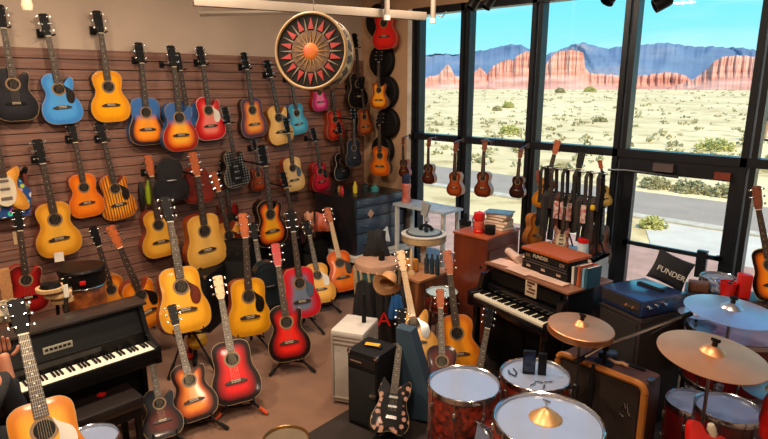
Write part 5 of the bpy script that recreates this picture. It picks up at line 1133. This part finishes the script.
def blob(mb, c, rx, rz_, n=26, mi=0, leaf=.3, seed=0):
    r_ = random.Random(seed)
    for i in range(n):
        th = r_.uniform(0, 2*PI); ph = math.acos(r_.uniform(0, 1)); k = r_.uniform(.55, 1)
        p = Vector((c[0]+rx*k*math.sin(ph)*math.cos(th), c[1]+rx*k*math.sin(ph)*math.sin(th), c[2]+rz_*k*math.cos(ph)))
        s_ = leaf*r_.uniform(.5, 1)
        a = Vector((r_.uniform(-1, 1), r_.uniform(-1, 1), r_.uniform(.1, 1))).normalized(); b = a.orthogonal().normalized(); d_ = a.cross(b)
        o_ = len(mb.v); mb.v += [p+a*s_*1.3, p+b*s_*.6, p-b*s_*.5+d_*s_*.4, p-d_*s_*.6, p-a*s_*.2]
        for f in ((0, 1, 2), (0, 2, 3), (0, 3, 1), (4, 2, 1), (4, 3, 2), (4, 1, 3)): mb.f.append(tuple(o_+q for q in f)); mb.m.append(mi)
SCR = mat('scrub_green', 'b8ac7e', .95, color2='989064', vscale=.3)
SCR2 = mat('scrub_yellow', 'c8c274', .95, color2='a8a45c', vscale=.8)
sc_ = MB()
for i in range(1500):
    d_ = 13*math.exp(rnd.uniform(.25, 3.1)); a_ = math.radians(rnd.uniform(46, 132)+0)
    x, y = CAM.x+d_*math.cos(a_+math.radians(44.3)*.7), CAM.y+d_*math.sin(a_+math.radians(44.3)*.7)
    if y < 15.2: continue
    s_ = rnd.uniform(.10, .30)*(1+d_/200); blob(sc_, (x, y, GZ), s_, s_*.7, 7, 0, s_*.55, i)
o = sc_.build('desert_scrub', SCR, smooth=False); tag(o, 'low dry scrub scattered over the whole desert plain', 'scrub', kind='stuff')
bush = [(510, 134, 11, 7, 'bright green bush behind the second window bay, by the transom', SCR2), (590, 92, 6, 4, 'round yellow green bush in the third window bay', SCR2), (560, 93, 5, 4, 'small dark bush left of the yellow green one', SCR), (715, 150, 17, 8, 'wide yellow green bush above the door head', SCR2),
        (497, 111, 5, 4, 'tan green bush in the second window bay', SCR), (508, 108, 6, 5, 'pale green bush beside the tan green one', SCR2), (655, 188, 14, 9, 'low grey green hedge bush at the left of the door glass', SCR), (690, 192, 16, 9, 'low grey green hedge bush in the middle of the door glass', SCR), (722, 196, 14, 9, 'low hedge bush at the right of the door glass', SCR), (652, 228, 13, 9, 'yellowish roadside bush beyond the white walk', SCR2), (600, 122, 7, 4, 'small dry bush below the round yellow green one', SCR)]
for i, (u, v, w_, h_, lab, m_) in enumerate(bush):
    c = pz(u, v, GZ); d_ = (c-CAM).length; rx = w_*d_/F; rz_ = h_*d_/F
    b = MB(); blob(b, (c.x, c.y, c.z), rx, rz_*1.2, 240, 0, rz_*.32, 90+i); e = empty('bush', lab, 'bush', (0, 0, 0)); b.build('foliage', m_, e, False)
    MB().tube([(c.x, c.y, c.z-.02), (c.x, c.y, c.z+rz_*.6)], rx*.05, 6).build('stem', ROSEW, e)
def fbm(x, s_=0, o=5):
    v = 0; a = 1
    r_ = random.Random(s_); 
    for k in range(o): v += a*math.sin(x*(2.1**k)+r_.uniform(0, 6)); a *= .55
    return v
def interp(P, x):
    if x <= P[0][0]: return P[0][1]
    for (a, b), (c, d_) in zip(P, P[1:]):
        if x <= c: return b+(d_-b)*(x-a)/(c-a)
    return P[-1][1]
def ridge(name, label, cat, P, R, depth, mats, talus=.45, seed=1, nz=18, flute=.03, base=93, step=.8, group=None, cliff=True):
    mb = MB(); us = []; u = P[0][0]
    while u <= P[-1][0]: us.append(u); u += step
    rows = 22; N_ = len(us)
    for j in range(rows):
        t = j/(rows-1)
        for i, u in enumerate(us):
            vt = interp(P, u)+.35*fbm(u*.6, seed, 4); 
            top = pd(u, min(vt, 88.5), R).z
            # depth profile: talus apron, cliff, plateau, back
            if cliff:
                if t < .45: h = talus*(t/.45)**1.15
                elif t < .55: h = talus+(1-talus)*((t-.45)/.10)
                elif t < .85: h = 1.
                else: h = 1-(t-.85)/.15
                fl = (fbm(u*.8+h*1.0, seed+3, 4)+.8*math.sin(u*.31+2.5*math.sin(h*3+seed)))*flute*.6*R*(.4+.6*(h > talus))*(1 if t < .8 else 0)
            else:
                h = math.sin(min(t, .5)*PI)**1.1 if t <= .5 else 1-(t-.5)*1.4
                fl = (fbm(u*.09+2.2*math.sin(t*6+u*.03), seed+3, 3))*flute*.6*R*math.sin(PI*min(t*1.2, 1))
                h *= 1+.06*math.sin(u*.14+t*9)*math.sin(PI*min(1, 2*t))*(t < .45)
            d_ = R-depth*(.5-t)*1.0+fl; 
            q = ray(u, 90); k = d_/math.hypot(q.x, q.y); x, y = CAM.x+q.x*k, CAM.y+q.y*k
            z = GZ-1+(top-GZ+1)*max(h, 0)
            mb.v.append(Vector((x, y, z)))
    for j in range(rows-1):
        for i in range(N_-1): mb.f.append((j*N_+i, j*N_+i+1, (j+1)*N_+i+1, (j+1)*N_+i)); mb.m.append(0)
    o = mb.build(name, mats, smooth=False); tag(o, label, cat, group); return o
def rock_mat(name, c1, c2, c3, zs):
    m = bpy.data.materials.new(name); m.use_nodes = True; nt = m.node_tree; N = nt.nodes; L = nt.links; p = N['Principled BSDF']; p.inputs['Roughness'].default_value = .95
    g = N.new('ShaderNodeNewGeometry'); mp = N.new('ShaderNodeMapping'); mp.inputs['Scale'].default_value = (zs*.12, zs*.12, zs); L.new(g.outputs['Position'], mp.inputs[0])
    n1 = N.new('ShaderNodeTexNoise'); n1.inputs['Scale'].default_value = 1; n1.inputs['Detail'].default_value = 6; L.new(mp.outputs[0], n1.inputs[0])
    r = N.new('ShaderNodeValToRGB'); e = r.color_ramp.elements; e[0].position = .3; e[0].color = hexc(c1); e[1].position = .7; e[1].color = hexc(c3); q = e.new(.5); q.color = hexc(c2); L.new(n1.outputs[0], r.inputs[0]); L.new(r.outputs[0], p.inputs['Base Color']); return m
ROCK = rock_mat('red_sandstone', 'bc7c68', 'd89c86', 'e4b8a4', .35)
MTN = rock_mat('hazy_mountain_rock', '536a88', '67809c', '9a9296', .03)  # bluish aerial haze is mixed into the rock colours
ridge('mesa', 'low pink rock spires at the far left of the view', 'mesa', [(398, 84), (410, 82), (422, 80), (430, 76), (438, 75), (443, 68), (446, 64), (450, 67), (454, 75), (458, 77), (466, 80), (470, 84), (474, 88)], 330, 30, ROCK, seed=2, flute=.004)
ridge('mesa', 'stepped red mesa with a tower, crossing the second mullion', 'mesa', [(462, 88), (470, 80), (474, 72), (479, 66), (482, 70), (486, 74), (492, 66), (500, 61), (508, 59), (512, 60), (517, 54), (524, 51), (533, 52), (536, 62), (541, 74), (546, 88)], 335, 60, ROCK, seed=5, flute=.006)
ridge('mesa', 'tall flat topped red butte in the third window bay', 'mesa', [(530, 88), (538, 75), (545, 63), (551, 54), (555, 51), (565, 50), (575, 50), (581, 53), (583, 66), (588, 73), (600, 74), (615, 75), (626, 76), (632, 82), (636, 88)], 320, 60, ROCK, talus=.35, seed=9, flute=.005)
ridge('mesa', 'long low red mesa between the third and fourth mullions', 'mesa', [(620, 88), (632, 76), (645, 75), (655, 73), (668, 72), (680, 74), (688, 78), (694, 88)], 345, 40, ROCK, seed=12, flute=.005, talus=.3)
ridge('mesa', 'broad flat topped red mesa with a long left slope, at the right', 'mesa', [(668, 88), (680, 84), (692, 79), (702, 71), (710, 62), (716, 57), (722, 56), (735, 55), (747, 56), (757, 57), (768, 60), (790, 64), (815, 72), (840, 88)], 320, 70, ROCK, talus=.4, seed=15, flute=.005)
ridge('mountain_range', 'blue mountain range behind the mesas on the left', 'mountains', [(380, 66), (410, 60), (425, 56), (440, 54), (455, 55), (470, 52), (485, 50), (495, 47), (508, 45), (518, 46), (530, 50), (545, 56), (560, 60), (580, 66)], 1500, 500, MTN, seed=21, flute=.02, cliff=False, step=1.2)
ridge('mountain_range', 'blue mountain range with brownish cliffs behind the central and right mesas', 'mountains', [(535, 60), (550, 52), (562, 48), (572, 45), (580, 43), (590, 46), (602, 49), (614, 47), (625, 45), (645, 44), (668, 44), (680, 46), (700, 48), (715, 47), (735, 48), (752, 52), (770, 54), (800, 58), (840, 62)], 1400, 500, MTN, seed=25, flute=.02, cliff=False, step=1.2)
# ------------------------------------------------------------------ people
def skin(name, chains, parent, m, sub=2):
    vs = []; es = []; rs = []; idx = {}
    for ch in chains:
        prev = None
        for p in ch:
            key = tuple(round(c, 4) for c in p[:3])
            if key not in idx: idx[key] = len(vs); vs.append(p[:3]); rs.append(p[3])
            i = idx[key]
            if prev is not None: es.append((prev, i))
            prev = i
    me = bpy.data.meshes.new(name); me.from_pydata(vs, es, []); o = bpy.data.objects.new(name, me); COL.objects.link(o)
    o.modifiers.new('skin', 'SKIN'); 
    sv = me.skin_vertices[0].data
    for i, r_ in enumerate(rs): sv[i].radius = (r_, r_)
    sv[0].use_root = True
    s_ = o.modifiers.new('sub', 'SUBSURF'); s_.levels = sub; s_.render_levels = sub
    dg = bpy.context.evaluated_depsgraph_get(); me2 = bpy.data.meshes.new_from_object(o.evaluated_get(dg)); bpy.data.objects.remove(o)
    me2.materials.clear(); me2.materials.append(m)
    for p in me2.polygons: p.use_smooth = True
    return link(name, me2, parent)
SKINM = mat('skin', 'c08060', .5, var=.05)
CLOTHB = mat('black_jacket', '17171a', .8, bump=.3)
DENIM = mat('dark_trousers', '24262c', .8)
def person(label, M, top, legs_m, armL, armR, seated=False, hair='2c1c14', hand_fingers=False, sleeve=True, cap=None):
    e = empty('person', label, 'person', M=M)
    hip = .95 if not seated else .55
    sp = [(0, 0, hip, .13), (0, .0, hip+.16, .12), (0, -.01, hip+.33, .14), (0, 0, hip+.47, .11), (0, 0, hip+.54, .055), (0, -.01, hip+.60, .055)]
    hd = [(0, -.01, hip+.60, .055), (0, -.015, hip+.67, .075), (0, -.01, hip+.75, .088), (0, 0, hip+.80, .06)]
    lg = []
    for s_ in (-1, 1):
        if seated: lg.append([(0, 0, hip, .13), (s_*.1, 0, hip-.03, .09), (s_*.13, -.42, hip-.02, .062), (s_*.13, -.42, .10, .04), (s_*.13, -.46, .05, .04), (s_*.13, -.60, .035, .035)])
        else: lg.append([(0, 0, hip, .13), (s_*.09, 0, hip-.06, .088), (s_*.10, -.02, .50, .06), (s_*.11, .01, .10, .038), (s_*.11, -.02, .05, .04), (s_*.12, -.17, .035, .032)])
    arms = []
    for s_, A_ in ((-1, armL), (1, armR)): arms.append([(0, 0, hip+.47, .11), (s_*.17, 0, hip+.46, .06), A_[0]+(.045,), A_[1]+(.03,), A_[2]+(.028,)])
    body = skin('body', [sp+hd[1:]]+lg+arms, e, SKINM)
    T_ = [[(x, y, z, r_*1.12+.008) for x, y, z, r_ in sp[:4]]+[(0, 0, hip+.515, .075)]]
    for s_, A_ in ((-1, armL), (1, armR)):
        T_.append([(0, 0, hip+.47, .11*1.12+.008), (s_*.17, 0, hip+.46, .075), A_[0]+(.06,)]+([tuple(A_[0][k]+(A_[1][k]-A_[0][k])*.85 for k in range(3))+(.045,)] if sleeve else []))
    skin('jacket', T_, e, top)
    skin('trousers', [[(x, y, z, r_*1.1+.008) for x, y, z, r_ in l[:4]] for l in lg], e, legs_m)
    for s_, l in zip((-1, 1), lg): skin('shoe', [[(l[3][0], l[3][1], .09, .048), (l[4][0], l[4][1], .055, .05), (l[5][0], l[5][1]-.03, .045, .042)]], e, BLACKM)
    hz = hip+.76
    MB().lathe([(0, .105), (.06, .095), (.092, .04), (.098, -.02), (.09, -.08), (.07, -.10), (.0, -.10)], 20, 0, Matrix.Translation((0, .018, hz))).build('hair', mat('hair_'+hair, hair, .8), e)
    f = MB(); f.lathe([(0, .02), (.012, 0), (.014, -.02), (0, -.025)], 10, 0, Matrix.Translation((0, -.098, hz-.03))); f.build('nose', SKINM, e)
    for s_ in (-1, 1): 
        MB().lathe([(0, .006), (.010, 0), (0, -.006)], 10, 0, Matrix.Translation((s_*.032, -.085, hz+.0))).build('eye', mat('eye_dark', '1c1410', .3), e)
        MB().lathe([(0, .03), (.014, .0), (0, -.03)], 10, 0, Matrix.Translation((s_*.09, .0, hz-.01))).build('ear', SKINM, e)
    MB().box((0, -.086, hz-.07), (.045, .01, .008), bev=.003).build('mouth', mat('lips', '8c4438', .5), e)
    for s_, A_ in ((-1, armL), (1, armR)):
        w_ = Vector(A_[1]); h_ = Vector(A_[2]); d_ = (h_-w_).normalized(); sd = d_.cross(Vector((0, 0, 1))).normalized() if abs(d_.z) < .9 else Vector((1, 0, 0)); nrm = sd.cross(d_)
        for i, (o_, L1) in enumerate([(-.030, .065), (-.010, .078), (.010, .074), (.028, .060)]):
            p0 = h_+sd*o_; p1 = p0+d_*L1*.6-nrm*.005; p2 = p1+d_*L1*.45-nrm*.022; skin('finger', [[tuple(p0)+(.010,), tuple(p1)+(.0095,), tuple(p2)+(.0075,)]], e, SKINM, 1)
        p0 = h_-d_*.03-sd*.03; p1 = p0-sd*.03+d_*.02; p2 = p1-sd*.012+d_*.03; skin('thumb', [[tuple(p0)+(.012,), tuple(p1)+(.011,), tuple(p2)+(.008,)]], e, SKINM, 1)
    return e
pf = pz(764, 141, GZ); k = (pf-CAM).length
person('standing person in a dark shirt and tan trousers outside, right edge', Matrix.Translation(Vector((pf.x, pf.y, GZ))) @ Matrix.Rotation(PSI+.9, 4, 'Z') @ Matrix.Scale(.98, 4), mat('shirt_dark', '3c3c4c', .8), mat('tan_trousers', 'a08064', .8), ((-.26, 0, 1.15), (-.28, -.06, .90), (-.28, -.08, .82)), ((.26, 0, 1.15), (.28, -.06, .90), (.28, -.08, .82)))
# person at the left edge, one hand raised over the piano
hp = pd(3, 352, 3.35); el_ = pd(14, 408, 3.25); wr = hp+(el_-hp)*.32
body_at = pd(-32, 452, 3.20); Mp = Matrix.Translation((body_at.x, body_at.y, 0)) @ Matrix.Rotation(math.radians(-100), 4, 'Z')
inv = Mp.inverted()
def lc(p): q = inv @ p; return (q.x, q.y, q.z)
person('person in a black jacket at the left edge raising one bare hand over the piano', Mp, CLOTHB, DENIM, ((-.24, -.10, .72), (-.20, -.32, .74), (-.18, -.40, .76)), (lc(el_), lc(wr), lc(hp)), seated=True)
e = empty('stool', 'black round stool under the seated person at the left edge', 'stool', (body_at.x, body_at.y, 0))
MB().lathe([(0, .36), (.17, .36), (.18, .38), (.17, .41), (0, .42)], 28).build('seat', BLACK, e)
for k in range(4): a = PI/4+k*PI/2; MB().tube([(.06*math.cos(a), .06*math.sin(a), .36), (.2*math.cos(a), .2*math.sin(a), .01)], .013, 6).build('leg', STEEL, e)
# ------------------------------------------------------------------ light
W_ = bpy.data.worlds.new('sky'); S.world = W_; W_.use_nodes = True; nt = W_.node_tree; N = nt.nodes; L = nt.links
bg = N['Background']; bg.inputs[1].default_value = 1.35
tc = N.new('ShaderNodeTexCoord'); sp = N.new('ShaderNodeSeparateXYZ'); L.new(tc.outputs['Generated'], sp.inputs[0])
r = N.new('ShaderNodeValToRGB'); e_ = r.color_ramp.elements; e_[0].position = 0; e_[0].color = hexc('a6e4f0'); e_[1].position = .6; e_[1].color = hexc('2f86d8'); q = e_.new(.10); q.color = hexc('7fe0f4'); q = e_.new(.2); q.color = hexc('5cd4f6')
L.new(sp.outputs[2], r.inputs[0])
mp = N.new('ShaderNodeMapping'); mp.inputs['Scale'].default_value = (1.6, 1.6, 9); L.new(tc.outputs['Generated'], mp.inputs[0])
nz = N.new('ShaderNodeTexNoise'); nz.inputs['Scale'].default_value = 1.6; nz.inputs['Detail'].default_value = 5; L.new(mp.outputs[0], nz.inputs[0])
mr = N.new('ShaderNodeMapRange'); mr.inputs[1].default_value = .50; mr.inputs[2].default_value = .72; mr.inputs[4].default_value = .65; L.new(nz.outputs[0], mr.inputs[0])
mx = N.new('ShaderNodeMix'); mx.data_type = 'RGBA'; mx.inputs[7].default_value = hexc('d4f2f6'); L.new(mr.outputs[0], mx.inputs[0]); L.new(r.outputs[0], mx.inputs[6]); L.new(mx.outputs[2], bg.inputs[0])
def sun(name, energy, az, elv, color, ang=1.):
    l = bpy.data.lights.new(name, 'SUN'); l.energy = energy; l.color = color; l.angle = math.radians(ang); o = bpy.data.objects.new(name, l); COL.objects.link(o)
    d_ = Vector((math.cos(math.radians(az))*math.cos(math.radians(elv)), math.sin(math.radians(az))*math.cos(math.radians(elv)), math.sin(math.radians(elv))))
    o.rotation_euler = d_.to_track_quat('Z', 'Y').to_euler(); return o
sun('sun', 5.6, -22, 48, (1., .90, .74))
def area(name, loc, size, energy, color, rot=(0, 0, 0)):
    l = bpy.data.lights.new(name, 'AREA'); l.shape = 'DISK'; l.size = size; l.energy = energy; l.color = color; o = bpy.data.objects.new(name, l); COL.objects.link(o); o.location = loc; o.rotation_euler = rot; return o
WARM = (1., .79, .58)
for i, (x, y, p_) in enumerate([(2.2, .2, 90), (2.2, 2.0, 68), (2.4, 3.8, 48), (4.6, .4, 64), (4.8, 2.6, 38), (6.6, 1.0, 40)]):  # warm lights out of view, added overhead to brighten room, guitars and cymbals
    area('ceiling_fill', (x, y, ZC-.08), .35, p_, WARM)
